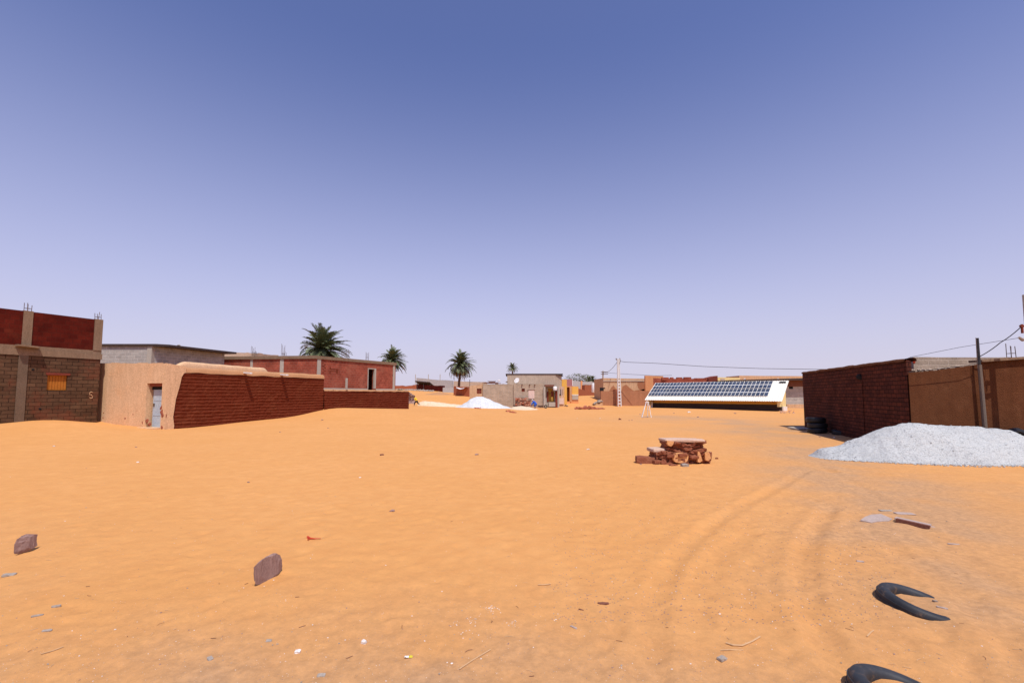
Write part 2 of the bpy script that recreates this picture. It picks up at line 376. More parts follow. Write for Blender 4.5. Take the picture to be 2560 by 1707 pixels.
# ------------------------------------------------------------------ the sand
def lines(lo, hi, step, far, g):
    a = list(np.arange(lo, hi, step)); s = step; p = a[-1]
    while p < far: s *= g; p += s; a.append(p)
    s = step; p = lo; b = []
    while p > -far: s *= g; p -= s; b.append(p)
    return np.array(b[::-1] + a)
gx = lines(-8, 9, .042, 2500, 1.045); gy = lines(1.8, 13, .042, 2500, 1.04)
XX, YY = np.meshgrid(gx, gy); xs = XX.ravel(); ys = YY.ravel()
def pdist(xs, ys, pts):
    d = np.full(xs.shape, 1e9)
    for (ax, ay), (bx, by) in zip(pts[:-1], pts[1:]):
        dx, dy = bx-ax, by-ay; t = np.clip(((xs-ax)*dx + (ys-ay)*dy)/(dx*dx+dy*dy+1e-9), 0, 1)
        d = np.minimum(d, np.hypot(xs-ax-t*dx, ys-ay-t*dy))
    return d
def curve(pix, n=6):
    p = [ground(*q) for q in pix]; p = [(q.x, q.y) for q in p]; out = []
    for i in range(len(p)-1):
        p0 = p[max(i-1,0)]; p1 = p[i]; p2 = p[i+1]; p3 = p[min(i+2,len(p)-1)]
        for k in range(n):
            t = k/n
            out.append(tuple(.5*((2*p1[c]) + (-p0[c]+p2[c])*t + (2*p0[c]-5*p1[c]+4*p2[c]-p3[c])*t*t + (-p0[c]+3*p1[c]-3*p2[c]+p3[c])*t**3) for c in (0,1)))
    return out + [p[-1]]
hz = height(xs, ys)
far = np.hypot(xs, ys); near = np.clip(1.4 - far/40, 0, 1)
hz += near*(.012*npnoise(xs*.9, ys*.9, 1) + .004*npnoise(xs*2.6, ys*2.6, 2) + .003*npnoise(xs*6+ys, ys*6, 5))
hz += np.clip(1.2-far/14,0,1)*(.006*npnoise(xs*13, ys*13, 3) + .004*npnoise(xs*24, ys*24, 31))
# foot dimples, trodden sand
for k in range(6500):
    r = 2.4 + 14*rng.rand()**1.1; a = R(rng.uniform(-52, 52)); cx, cy = r*math.sin(a), r*math.cos(a)
    i0, i1 = np.searchsorted(gx, [cx-.3, cx+.3]); j0, j1 = np.searchsorted(gy, [cy-.3, cy+.3])
    if i1 <= i0 or j1 <= j0: continue
    s = rng.uniform(.03, .085); dd = np.hypot(gx[i0:i1][None,:]-cx, (gy[j0:j1][:,None]-cy)*rng.uniform(.7,1.3))
    q = hz.reshape(XX.shape)[j0:j1, i0:i1]; q += rng.uniform(.3,1)*(-.008*np.exp(-(dd/s)**2) + .004*np.exp(-((dd-s*1.7)/(s*.6))**2))
ruts = [[(2010,1180),(1930,1225),(1830,1280),(1735,1345),(1670,1425),(1635,1520),(1622,1620),(1625,1720)],
        [(2075,1270),(2030,1340),(2010,1410),(2020,1490),(2050,1575),(2110,1665),(2150,1720)],
        [(1880,1330),(1790,1400),(1745,1480),(1740,1570),(1770,1650),(1830,1720)],
        [(2180,1330),(2260,1390),(2390,1480),(2500,1580),(2590,1680)],
        [(2300,1320),(2420,1400),(2560,1500)], [(2250,1470),(2330,1560),(2420,1680)], [(2560,1560),(2490,1650),(2450,1720)],
        [(1760,1075),(1850,1105),(1960,1140),(2080,1180)],[(1900,1085),(1990,1130),(2100,1190),(2230,1260),(2400,1330)]]
dirt = np.zeros_like(xs)
sel = (far < 32) & (ys > 1); sx, sy = xs[sel], ys[sel]; dz = np.zeros_like(sx); dr = np.zeros_like(sx)
for i, pix in enumerate(ruts):
    c = curve(pix); d = pdist(sx, sy, c); wv = .8 + .8*npnoise(sx*1.3, sy*1.3, 11+i)
    amp = (.75, .85, .45, .45, .5, .45, .45, .4, .4)[i]
    dz += amp*wv*(-.034*np.exp(-(d/.075)**2) + .016*np.exp(-((d-.17)/.07)**2))
    dz += amp*.008*np.exp(-(d/.14)**2)*np.sin(d*55) + amp*.006*np.exp(-(d/.10)**2)*npnoise(sx*16, sy*16, 40+i)
    dr = np.maximum(dr, np.exp(-(d/.6)**2)*(.2 if i in (0,2) else .4))
hz[sel] += dz; dirt[sel] = dr
road = curve([(1640,1040),(1800,1052),(1930,1080),(2050,1150),(2230,1290),(2420,1450),(2560,1600)])
d = pdist(xs, ys, road); dirt = np.maximum(dirt, .75*np.exp(-(d/2.2)**2))
mid = ground(1780, 1050); dirt = np.maximum(dirt, .6*np.exp(-(((xs-mid.x)/9)**2 + ((ys-mid.y)/5)**2)))
mid = ground(1950, 1078); dirt = np.maximum(dirt, .95*np.exp(-(((xs-mid.x)/4.5)**2 + ((ys-mid.y)/4.5)**2)))
dirt = np.maximum(dirt, np.clip((5.2 - ys)/3.5, 0, .65)*np.clip(1.2 - far/9, 0, 1)*1.1)
dirt = np.maximum(dirt, .45*np.clip((-xs-2)/4, 0, 1)*np.clip((7-ys)/4, 0, 1))
dirt = np.maximum(dirt, .6*np.clip((-xs-1.5)/3, 0, 1)*np.clip((6-ys)/3, 0, 1)); dirt = np.maximum(dirt, .5*np.clip((xs-4)/4, 0, 1)*np.clip((12-ys)/5, 0, 1))
dirt = np.clip(dirt*(1 + .9*npnoise(xs*.5, ys*.5, 21) + .6*npnoise(xs*2.2, ys*2.2, 22)), 0, 1)
nx, ny = len(gx), len(gy)
me = bpy.data.meshes.new('sand_ground')
idx = np.arange(nx*ny).reshape(ny, nx)
fc = np.stack([idx[:-1,:-1], idx[:-1,1:], idx[1:,1:], idx[1:,:-1]], -1).reshape(-1, 4)
me.vertices.add(nx*ny); me.vertices.foreach_set('co', np.stack([xs, ys, hz], 1).ravel())
me.loops.add(fc.size); me.loops.foreach_set('vertex_index', fc.ravel().astype(np.int32))
me.polygons.add(len(fc)); me.polygons.foreach_set('loop_start', np.arange(0, fc.size, 4, dtype=np.int32))
me.polygons.foreach_set('use_smooth', np.ones(len(fc), bool)); me.update()
me.attributes.new('dirt', 'FLOAT', 'POINT').data.foreach_set('value', dirt)
from mathutils.bvhtree import BVHTree
HG = hz.reshape(ny, nx)
def surf(x, y):
    """height of the finished sand mesh"""
    i = int(np.clip(np.searchsorted(gx, x)-1, 0, nx-2)); j = int(np.clip(np.searchsorted(gy, y)-1, 0, ny-2))
    u = (x-gx[i])/(gx[i+1]-gx[i]); v = (y-gy[j])/(gy[j+1]-gy[j])
    return float((HG[j,i]*(1-u)+HG[j,i+1]*u)*(1-v) + (HG[j+1,i]*(1-u)+HG[j+1,i+1]*u)*v)
def gp(px, py):
    p = ground(px, py); return Vector((p.x, p.y, surf(p.x, p.y)))
m, nt, b = newmat('orange_sand', .95, .1)
tc = nt.nodes.new('ShaderNodeTexCoord').outputs['Object']
at_ = nt.nodes.new('ShaderNodeAttribute'); at_.attribute_name = 'dirt'
n1 = noisetex(nt, tc, .35, 6); n2 = noisetex(nt, tc, 3.5, 8, .65); n3 = noisetex(nt, tc, 40, 6, .7); n4 = noisetex(nt, tc, 230, 4, .7); n5 = noisetex(nt, tc, 75, 5, .75); n6 = noisetex(nt, tc, 14, 6, .7)
sand = mixc(nt, ramp(nt, n1, .3, .7), (.635,.308,.100), (.69,.348,.126))
sand = mixc(nt, ramp(nt, n2, .35, .75), sand, (.60,.282,.094))
grey = mixc(nt, ramp(nt, n2, .3, .7), (.545,.305,.145), (.48,.28,.145))
mm = nt.nodes.new('ShaderNodeMath'); mm.operation = 'MULTIPLY_ADD'; nt.links.new(ramp(nt, n3, .3, .75), mm.inputs[0]); mm.inputs[1].default_value = .5
nt.links.new(at_.outputs['Fac'], mm.inputs[2])
mm2 = nt.nodes.new('ShaderNodeMath'); mm2.operation = 'MULTIPLY'; nt.links.new(mm.outputs[0], mm2.inputs[0]); nt.links.new(at_.outputs['Fac'], mm2.inputs[1]); mm2.use_clamp = True
col = mixc(nt, mm2.outputs[0], sand, grey)
col = mixc(nt, .35, col, mixc(nt, ramp(nt, n4, .3, .7), (.72,.70,.68), (1.2,1.2,1.2)), 'MULTIPLY')
col = mixc(nt, ramp(nt, n5, .66, .74), col, (.30,.17,.085))
col = mixc(nt, ramp(nt, n5, .34, .27), col, (.72,.47,.26))
fm = nt.nodes.new('ShaderNodeMath'); fm.operation = 'MULTIPLY_ADD'; nt.links.new(at_.outputs['Fac'], fm.inputs[0]); fm.inputs[1].default_value = .75; fm.inputs[2].default_value = .22; fm.use_clamp = True
col = mixc(nt, fm.outputs[0], col, mixc(nt, ramp(nt, n6, .38, .66), (.80,.80,.82), (1.16,1.14,1.10)), 'MULTIPLY')
nt.links.new(col, b.inputs['Base Color'])
hh = nt.nodes.new('ShaderNodeMath'); hh.operation = 'MULTIPLY_ADD'; nt.links.new(n5, hh.inputs[0]); hh.inputs[1].default_value = .6; nt.links.new(n4, hh.inputs[2])
bn = bump(nt, b, hh.outputs[0], .5, .012); bump(nt, b, n6, .22, .03, bn)
me.materials.append(m)
o = bpy.data.objects.new('sand_ground', me); COL.objects.link(o); tag(o, 'wide orange desert sand with tyre ruts and trodden patches', 'ground', kind='structure')

# far ridge
mb = MB()
def ridge(u, v):
    x = -150 + 260*u; y = 330 + 90*v
    top = 8.5*(math.sin(math.pi*min(1,max(0,u)))**.35)*math.sin(math.pi*v)**.6 if 0 < v < 1 else 0
    return (x, y, .8 + top + .5*mnoise.noise((x*.05, y*.05, 0)))
mb.grid(ridge, 60, 14)
M['hill'] = mat_noise('pale_desert_ridge', (.40,.34,.29), (.45,.38,.33), .05, .6, .2, .5)
tag(mb.build('hills', M['hill'], smooth=True), 'low pale flat ridge far beyond the village', 'hill', kind='structure')

# ------------------------------------------------------------------ walls with openings
def wall(mb, P0, P1, z0, za, zb, holes=(), depth=.25, nseg=1, jag=0, seed=0):
    """vertical wall from P0 to P1 (x,y), top za..zb, with recessed openings; depth is inward (left of P0->P1)"""
    P0 = Vector((P0[0], P0[1], 0)); P1 = Vector((P1[0], P1[1], 0)); L = (P1-P0).length; t = (P1-P0)/L; nin = Vector((-t.y, t.x, 0))
    us = {0, L}; vs = {z0}
    for h in holes: us |= {h[0], h[1]}; vs |= {h[2], h[3]}
    for k in range(1, nseg): us.add(L*k/nseg)
    us = sorted(us); vs = sorted(vs); rr = random.Random(seed)
    jg = {u: (rr.uniform(-jag, jag) if jag else 0) for u in us}
    def top(u): return za + (zb-za)*u/L + jg[u]
    def P(u, z): q = P0 + t*u; return Vector((q.x, q.y, z))
    for i in range(len(us)-1):
        a, c = us[i], us[i+1]
        for j in range(len(vs)):
            lo = vs[j]; hi = vs[j+1] if j+1 < len(vs) else None
            mu = (a+c)/2; mz = (lo + (hi if hi is not None else lo+.02))/2
            if any(h[0] < mu < h[1] and h[2] < mz < h[3] for h in holes): continue
            mb.quad(P(a,lo), P(c,lo), P(c, hi if hi is not None else top(c)), P(a, hi if hi is not None else top(a)))
    for h in holes:
        a, c, lo, hi = h; q = nin*depth
        mb.quad(P(a,lo), P(a,hi), P(a,hi)+q, P(a,lo)+q); mb.quad(P(c,hi), P(c,lo), P(c,lo)+q, P(c,hi)+q)
        mb.quad(P(a,hi), P(c,hi), P(c,hi)+q, P(a,hi)+q); mb.quad(P(c,lo), P(a,lo), P(a,lo)+q, P(c,lo)+q)
def panel(mb, P0, P1, h, inset, thick=.04, grow=0):
    """slab filling opening h, set `inset` metres in from the face (negative: proud)"""
    P0 = Vector((P0[0], P0[1], 0)); t = (Vector((P1[0], P1[1], 0))-P0).normalized(); nin = Vector((-t.y, t.x, 0))
    Mx = Matrix((t, nin, Vector((0,0,1)))).transposed().to_4x4(); Mx.translation = P0
    mb.box(h[0]-grow, h[1]+grow, inset, inset+thick, h[2]-grow, h[3]+grow, 0, Mx)
def shell(mb, poly, z0, tops, holes=None, depth=.25, roof=True, jag=0, nseg=1):
    """closed house shell; poly runs so that the outside is on the right of each edge"""
    n = len(poly)
    for i in range(n): wall(mb, poly[i], poly[(i+1)%n], z0, tops[i], tops[(i+1)%n], (holes or {}).get(i, ()), depth, nseg, jag, i)
    if roof: mb.add([(p[0],p[1],z) for p, z in zip(poly, tops)], [tuple(range(n))])
def xy(v): return (v[0], v[1])
def rebars(mb, c, z0, h, s=.09, n=4, r=.011, seed=0):
    rr = random.Random(seed)
    for k in range(n):
        a = (s if k % 2 else -s, s if k//2 % 2 else -s); hh = h*rr.uniform(.8, 1.1)
        mb.tube([(c[0]+a[0], c[1]+a[1], z0-.05), (c[0]+a[0]+rr.uniform(-.03,.03), c[1]+a[1]+rr.uniform(-.03,.03), z0+hh)], r, 5)
    zz = z0 + h*.35
    for k in ((-1,-1,1,-1),(1,-1,1,1),(1,1,-1,1),(-1,1,-1,-1)): mb.tube([(c[0]+k[0]*s, c[1]+k[1]*s, zz), (c[0]+k[2]*s, c[1]+k[3]*s, zz)], r*.7, 4)
def pillar(mb, c, t, w, d, z0, z1):
    t = Vector((t[0], t[1], 0)).normalized(); n = Vector((-t.y, t.x, 0))
    Mx = Matrix((t, n, Vector((0,0,1)))).transposed().to_4x4(); Mx.translation = (c[0], c[1], 0)
    mb.box(-w/2, w/2, -d/2, d/2, z0, z1, 0, Mx)
def along(P0, P1, u, out=0):
    t = Vector((P1[0]-P0[0], P1[1]-P0[1], 0)).normalized(); n = Vector((t.y, -t.x, 0))
    return (P0[0] + t.x*u + n.x*out, P0[1] + t.y*u + n.y*out)

# ------------------------------------------------------------------ LEFT: two-storey brick house
A0 = at(-420, 985, 16.0); B0 = at(246, 985, 22.0)
# direction through x=0,d=19 and x=246,d=22, extended toward the viewer
pa = at(0, 985, 19.0); tdir = Vector((B0.x-pa.x, B0.y-pa.y)).normalized()
P0 = (pa.x - tdir.x*4, pa.y - tdir.y*4); P1 = (B0.x, B0.y)
L1 = math.hypot(P1[0]-P0[0], P1[1]-P0[1]); nin = (-tdir.y, tdir.x)
Bk = (P1[0]+nin[0]*7, P1[1]+nin[1]*7); Ak = (P0[0]+nin[0]*7, P0[1]+nin[1]*7)
house = thing('brick_house', 'two storey house at the left edge, red brick over brown block with orange shutter', 'house', (P1[0], P1[1], 0))
zs0, zs1, zt = 3.30, 3.72, 5.20
win = holepx(P0, P1, 119, 976, 167, 937)
mb = MB(); shell(mb, [P0, P1, Bk, Ak], -.3, [zs0]*4, {0: [win]}, .16, roof=False); mb.build('lower_wall', M['block_brown'], house)
mb = MB(); shell(mb, [P0, P1, Bk, Ak], zs1, [zt]*4); mb.build('upper_wall', M['redbrick'], house)
mb = MB(); off = .035
def grow(poly, o):
    c = (sum(p[0] for p in poly)/len(poly), sum(p[1] for p in poly)/len(poly))
    return [(p[0] + o*(1 if p[0] > c[0] else -1), p[1] + o*(1 if p[1] > c[1] else -1)) for p in poly]
t2 = Vector((tdir.x, tdir.y)); n2v = Vector((nin[0], nin[1]))
def frame4(o): return [tuple(Vector(P0)-t2*o-n2v*o), tuple(Vector(P1)+t2*o-n2v*o), tuple(Vector(Bk)+t2*o+n2v*o), tuple(Vector(Ak)-t2*o+n2v*o)]
mb.prism(frame4(.04), zs0, zs1-.16); mb.prism(frame4(.015), zs1-.16, zs1)
mb.build('floor_slab', M['concrete_brown'], house)
u1, _ = onwall(P0, P1, 66, 850); 
for uu, ww in ((u1, .30), (L1-.16, .32)):
    mb = MB(); c = along(P0, P1, uu, -.08); pillar(mb, c, tdir, ww, .24, zs1, zt+.02); col_ = mb.build('column', M['concrete_brown'], house)
    mb = MB(); rebars(mb, c, zt+.02, .32, .08, 4, .012, int(uu*10)); mb.build('rebar', M['steel'], col_)
mb = MB(); u2, _ = onwall(P0, P1, 52, 980); pillar(mb, along(P0, P1, u2, -.08), tdir, .30, .24, -.2, zs0); mb.build('lower_column', M['concrete_dim'], house)
mb = MB(); c = along(P0, P1, u1, .18); mb.beam((c[0]-tdir.x*.35, c[1]-tdir.y*.35, zs1-.02), (c[0]+tdir.x*.4, c[1]+tdir.y*.4, zs1-.06), .28, .07)
mb.build('drain_lip', M['concrete_brown'], house)
mb = MB(); panel(mb, P0, P1, win, .09, .03)
sh = mb.build('window_shutter', M['shutter'], house)
mb = MB()
nslat = 7; wd = (win[1]-win[0])/nslat
for k in range(nslat):
    panel(mb, P0, P1, (win[0]+k*wd+.012, win[0]+(k+1)*wd-.012, win[2]+.02, win[3]-.02), .075, .014)
mb.build('slat', M['shutter'], sh)
mb = MB(); panel(mb, P0, P1, (win[0]-.06, win[1]+.08, win[3]-.001, win[3]+.10), -.03, .19); mb.build('lintel', M['woodred'], house)
for px, py in ((83,924),(45,942),(100,1022)):
    mb = MB(); u, z = onwall(P0, P1, px, py); mb.rock((along(P0,P1,u,-.01)[0], along(P0,P1,u,-.01)[1], z), (.05,.07,.06), px, 0, 0, 1)
    mb.build('wall_hole', M['black'], house)
# chalk scrawl on the lower wall (pale letter-like curl)
u, z = onwall(P0, P1, 228, 988); mb = MB(); pts = []
for a, rr_ in ((40,.11),(90,.12),(150,.12),(210,.10),(260,.06),(300,.05)):
    q = along(P0, P1, u + rr_*math.cos(R(a))*.7, .012); pts.append((q[0], q[1], z + .07 + rr_*math.sin(R(a))*.8))
for a, rr_ in ((80,.09),(20,.10),(-40,.10),(-100,.10),(-160,.09)):
    q = along(P0, P1, u - .01 + rr_*math.cos(R(a))*.6, .012); pts.append((q[0], q[1], z - .07 + rr_*math.sin(R(a))*.8))
mb.tube(pts, .014, 5); mb.build('chalk_mark', M['plaster'], house)
# base beam sticking out of the sand
mb = MB(); a = along(P0, P1, 0, .10); b_ = along(P0, P1, onwall(P0,P1,90,1050)[0], .10); mb.beam((a[0],a[1],.32), (b_[0],b_[1],.36), .25, .16); mb.build('footing', M['concrete_dim'], house)

# ------------------------------------------------------------------ plaster and mud-brick courtyard house
K = at(412, 985, 21.0); K = (K.x, K.y); Lf = at(236, 985, 22.6); Lf = (Lf.x, Lf.y)
E1 = at(808, 985, 30.5); E1 = (E1.x, E1.y)
Bl = (Lf[0]+1.0, Lf[1]+8.5); 
mh = thing('courtyard_house', 'low courtyard house with pale plaster front, blue door and long dark mud brick side', 'house', (K[0], K[1], 0))
door = holepx(Lf, K, 368, 1070, 400, 958)
door = (door[0], door[1], .12, door[3])
mb = MB()
L = math.hypot(K[0]-Lf[0], K[1]-Lf[1])
wall(mb, Lf, K, -.4, 3.18, 3.06, [door], .34, 24, .022, 4)
# back of the front wall, return along the mud side, roof deck
tl = Vector((E1[0]-K[0], E1[1]-K[1])).normalized(); nl = Vector((-tl.y, tl.x))
q1 = (K[0]+tl.x*.4, K[1]+tl.y*.4)
wall(mb, K, q1, -.4, 3.06, 3.0, (), .3, 6, .02, 5)
mb.build('plaster_wall', M['plaster'], mh)
mb = MB(); E1i = (E1[0]+nl.x*3.2, E1[1]+nl.y*3.2)
mb.add([(Lf[0],Lf[1]+.05,2.9),(K[0]-.05,K[1]+.1,2.9),(E1[0]-.2,E1[1],2.78),(E1i[0]-2,E1i[1]+1,2.78),(Bl[0],Bl[1],2.9)], [(0,1,2,3,4)])
wall(mb, E1, (E1i[0]-2, E1i[1]+1), -.3, 2.78, 2.78); wall(mb, (E1i[0]-2,E1i[1]+1), Bl, -.3, 2.78, 2.9); wall(mb, Bl, Lf, -.3, 2.9, 3.1)
mb.build('roof_deck', M['mud_coat'], mh)
# door
mb = MB(); dr_ = (door[0]+.10, door[1]-.01, door[2], door[3]-.30); panel(mb, Lf, K, dr_, .24, .05); dd_ = mb.build('door', M['doorblue'], mh)
for zz in (.55, 1.25, 1.75):
    mb = MB(); panel(mb, Lf, K, (dr_[0]+.05, dr_[1]-.05, dr_[2]+zz-.02, dr_[2]+zz+.02), .229, .013); mb.build('door_rib', M['doorblue'], dd_)
mb = MB(); panel(mb, Lf, K, (dr_[0]+.06, dr_[0]+.12, dr_[2]+.95, dr_[2]+1.1), .20, .04); mb.build('handle', M['steel'], dd_)
mb = MB(); panel(mb, Lf, K, (door[0]+.02, door[1]-.005, door[3]-.29, door[3]-.16), .22, .07); mb.build('transom', M['black'], mh)
mb = MB(); panel(mb, Lf, K, (door[0]-.02, door[1]+.02, door[3]-.15, door[3]-.004), .12, .24, ); mb.build('door_lintel', M['plaster_chip'], mh)
mb = MB(); panel(mb, Lf, K, (door[0]-.25, door[1]+.05, -.2, .13), -.32, .5); mb.build('doorstep', M['plaster'], mh)
# chipped places showing red mud
for px, py, s in ((407,1028,.30),(404,1018,.24),(408,1038,.24),(333,1034,.10),(342,1027,.06),(313,1046,.12),(259,1032,.08),(258,1044,.10),(356,1056,.16),(366,1052,.15),(372,1060,.13),(406,1068,.18),(265,1060,.1),(352,1036,.05)):
    u, z = onwall(Lf, K, px, py); q = along(Lf, K, u, -.03)
    mb = MB(); mb.rock((q[0], q[1], z), (s*.55, .045, s*.75), px+py, 0, 0, 2, .3); mb.build('chipped_patch', M['plaster_chip'], mh)
# the mud-brick side wall with real courses
def mud_wall(mb, P0, P1, z0, za, zb, ch=.165, bl=.36, dep=.05, seed=0, ragged=.03, du=.055, thick=.4, leftcut=0):
    P0v = Vector((P0[0],P0[1],0)); P1v = Vector((P1[0],P1[1],0)); L = (P1v-P0v).length; t = (P1v-P0v)/L; nout = Vector((t.y,-t.x,0))
    nu = int(L/du); nv = int((max(za,zb)-z0)/.021)
    U = np.linspace(0, L, nu+1)[None,:].repeat(nv+1,0); ztop = za+(zb-za)*U/L + ragged*npnoise(U*3.1, U*0+seed, seed)*2 + ragged*npnoise(U*9, U*0, seed+1)
    Vv = np.linspace(0, 1, nv+1)[:,None]; Z = z0 + (ztop-z0)*Vv
    wav = .03*npnoise(U*.6, Z*.2, seed+2) + .014*npnoise(U*3, Z*.8, seed+3)
    row = (Z + wav)/ch; ri = np.floor(row); rf = row-ri
    bu = U/bl + (ri % 2)*.5 + .25*npnoise(ri*1.7, ri*0, seed+4); bi = np.floor(bu); bf = bu-bi
    h = lambda a, b, s: npnoise(a*7.3+.5, b*5.1+.5, s)
    prof = (.15 + .85*np.clip(rf/.8, 0, 1)**.8) * np.clip((1-rf)/.16, 0, 1)**.5 * (.45 + .55*np.clip(np.minimum(bf, 1-bf)/.07, 0, 1)**.5)
    D = 1.15*dep*prof*(.8 + .7*h(bi, ri, seed+5)) + .018*npnoise(U*9, Z*9, seed+6) + .012*npnoise(U*22, Z*22, seed+7)
    D += .08*npnoise(U*.5, Z*.9, seed+8)
    X = P0v.x + t.x*U + nout.x*D; Y = P0v.y + t.y*U + nout.y*D
    b = len(mb.v); mb.v += [Vector(p) for p in zip(X.ravel(), Y.ravel(), Z.ravel())]
    for j in range(nv):
        for i in range(nu):
            a = b + j*(nu+1)+i; mb.f.append([a, a+1, a+nu+2, a+nu+1]); mb.m.append(0)
    tp = [b + nv*(nu+1)+i for i in range(nu+1)]; bb = len(mb.v)
    mb.v += [mb.v[i] - nout*thick for i in tp]
    for i in range(nu): mb.f.append([tp[i], tp[i+1], bb+i+1, bb+i]); mb.m.append(0)
    for p in (P0v, P1v):
        pass
    q0 = P0v - nout*thick; q1 = P1v - nout*thick
    mb.add([(P0v.x,P0v.y,z0),(q0.x,q0.y,z0),(q0.x,q0.y,za-.02),(P0v.x,P0v.y,za-.02)], [(0,1,2,3)])
    mb.add([(P1v.x,P1v.y,z0),(q1.x,q1.y,z0),(q1.x,q1.y,zb-.02),(P1v.x,P1v.y,zb-.02)], [(3,2,1,0)])
    mb.add([(q0.x,q0.y,z0),(q1.x,q1.y,z0),(q1.x,q1.y,zb-.02),(q0.x,q0.y,za-.02)], [(0,1,2,3)])
ms = (K[0]+tl.x*.30, K[1]+tl.y*.30)
mb = MB(); mud_wall(mb, ms, E1, -.3, 2.70, 2.70, seed=3); mb.build('mud_brick_wall', M['mud'], mh, smooth=False)
# ragged plaster flap covering the join
mb = MB()
prof = [(0,-.3),(1.05,-.3),(1.12,.2),(1.0,.6),(1.08,1.0),(1.15,1.4),(1.3,1.75),(1.45,2.1),(1.55,2.45),(1.72,2.62),(1.9,2.66),(1.9,2.95),(0,3.05)]
prof = [(u if u == 0 else .40+(u-1.05)*.55, z) for u, z in prof]
o_ = .075
vs_ = [along(K, E1, u, o_) + (z,) for u, z in prof] + [along(K, E1, u, -.1) + (z,) for u, z in prof]
n_ = len(prof); mb.add(vs_, [tuple(range(n_))] + [(i, i+n_, (i+1)%n_+n_, (i+1)%n_) for i in range(n_)])
mb.build('plaster_return', M['plaster'], mh)
# mud coping rolled over the top
mb = MB(); Lm = math.hypot(E1[0]-ms[0], E1[1]-ms[1])
def cope(u, v):
    uu = .1 + u*(Lm-.1); a = math.pi*v; nz = mnoise.noise((uu*1.3, v*2, 4))
    q = along(ms, E1, uu, .07 - .30 + .30*math.cos(a) + .02*nz)
    base = 2.66 if v in (0,1) else 2.70
    return (q[0], q[1], base + .24*math.sin(a)**.7 + .035*nz)
mb.grid(cope, 120, 8); mb.build('coping', M['mud_coat'], mh, smooth=True)
# inner parapet seen above, ends at x~667
mb = MB(); a = at(425, 985, 22.6); a = (a.x-.1, a.y); b_ = at(667, 985, 29.0); b_ = (b_.x-.25, b_.y+.6)
def par(u, v):
    q = (a[0]+(b_[0]-a[0])*u, a[1]+(b_[1]-a[1])*u); nn = .03*mnoise.noise((u*9, v, 7)); e = min(1, (1-u)*16, .02+u*9)
    w_ = .16*math.cos(math.pi*v); return (q[0]+w_, q[1], 2.6 + (.62+nn)*(math.sin(math.pi*v)**.35 if 0<v<1 else 0)*e**.5 + (0.08 if 0<v<1 else 0))
mb.grid(par, 60, 10); mb.build('inner_parapet', M['plaster'], mh, smooth=True)
# two pale wooden spouts
for px, py, d in ((614, 940, 25.4), (706, 942, 27.7)):
    u, z = onwall(ms, E1, px-5, py); mb = MB(); q0 = along(ms, E1, u, -.2); q1_ = along(ms, E1, u, .52)
    mb.beam((q0[0],q0[1],2.80), (q1_[0],q1_[1],2.74), .16, .03); 
    for s in (-1,1):
        o2 = Vector((tl.x, tl.y, 0))*.075*s; mb.beam(Vector((q0[0],q0[1],2.83))+o2, Vector((q1_[0],q1_[1],2.77))+o2, .02, .07)
    mb.build('roof_spout', M['whitestone'], mh)
# low boundary wall continuing
E2 = at(1022, 985, 40.7); E2 = (E2.x, E2.y); E1b = along(ms, E1, Lm+.02, .02)
lw = thing('mud_brick_wall', 'low dark mud brick boundary wall running on from the courtyard house', 'wall', (E1b[0], E1b[1], 0))
mb = MB(); mud_wall(mb, E1b, E2, -.3, 1.90, 1.86, seed=9, ragged=.05); mb.build('wall', M['mud'], lw)
Lw = math.hypot(E2[0]-E1b[0], E2[1]-E1b[1]); mb = MB()
def cope2(u, v):
    uu = u*(Lw-.1); a = math.pi*v; nz = mnoise.noise((uu*1.5, v*2, 14)); q = along(E1b, E2, uu, .05-.24+.24*math.cos(a)+.02*nz)
    return (q[0], q[1], 1.86 + .11*math.sin(a)**.7 + .04*nz)
mb.grid(cope2, 90, 8); mb.build('coping', M['mud_coat'], lw, smooth=True)

# ------------------------------------------------------------------ grey block house behind the plaster front
g0 = at(200, 985, 30.0); g1 = at(373, 985, 30.0); g2 = at(557, 985, 35.6)
poly = [xy(g0), xy(g1), xy(g2), (g0.x+1.5, g2.y+1)]
gh = thing('block_house', 'grey concrete block house with flat dark roof edge behind the plaster wall', 'house', (g1.x, g1.y, 0))
mb = MB(); shell(mb, poly, 0, [4.78]*4); mb.build('wall', M['block_grey'], gh)
mb = MB(); ov = .75; roofp = [(g0.x, g0.y-.12), (g1.x+.35, g1.y-.12), (g1.x+ov+.15, g1.y+.3), (g2.x+ov, g2.y+.3), (g0.x+1.5, g2.y+1.2)]
mb.prism(roofp, 4.78, 4.92); mb.build('roof_slab', M['roofdark'], gh)
mb = MB(); pillar(mb, (g1.x-.1, g1.y+.1), (1,0), .3, .3, 0, 4.779); mb.build('column', M['concrete'], gh)
mb = MB(); mb.rock((g1.x+.9, g1.y+1.2, 4.97), (.12,.1,.06), 3); mb.build('roof_stone', M['greystone'], gh)

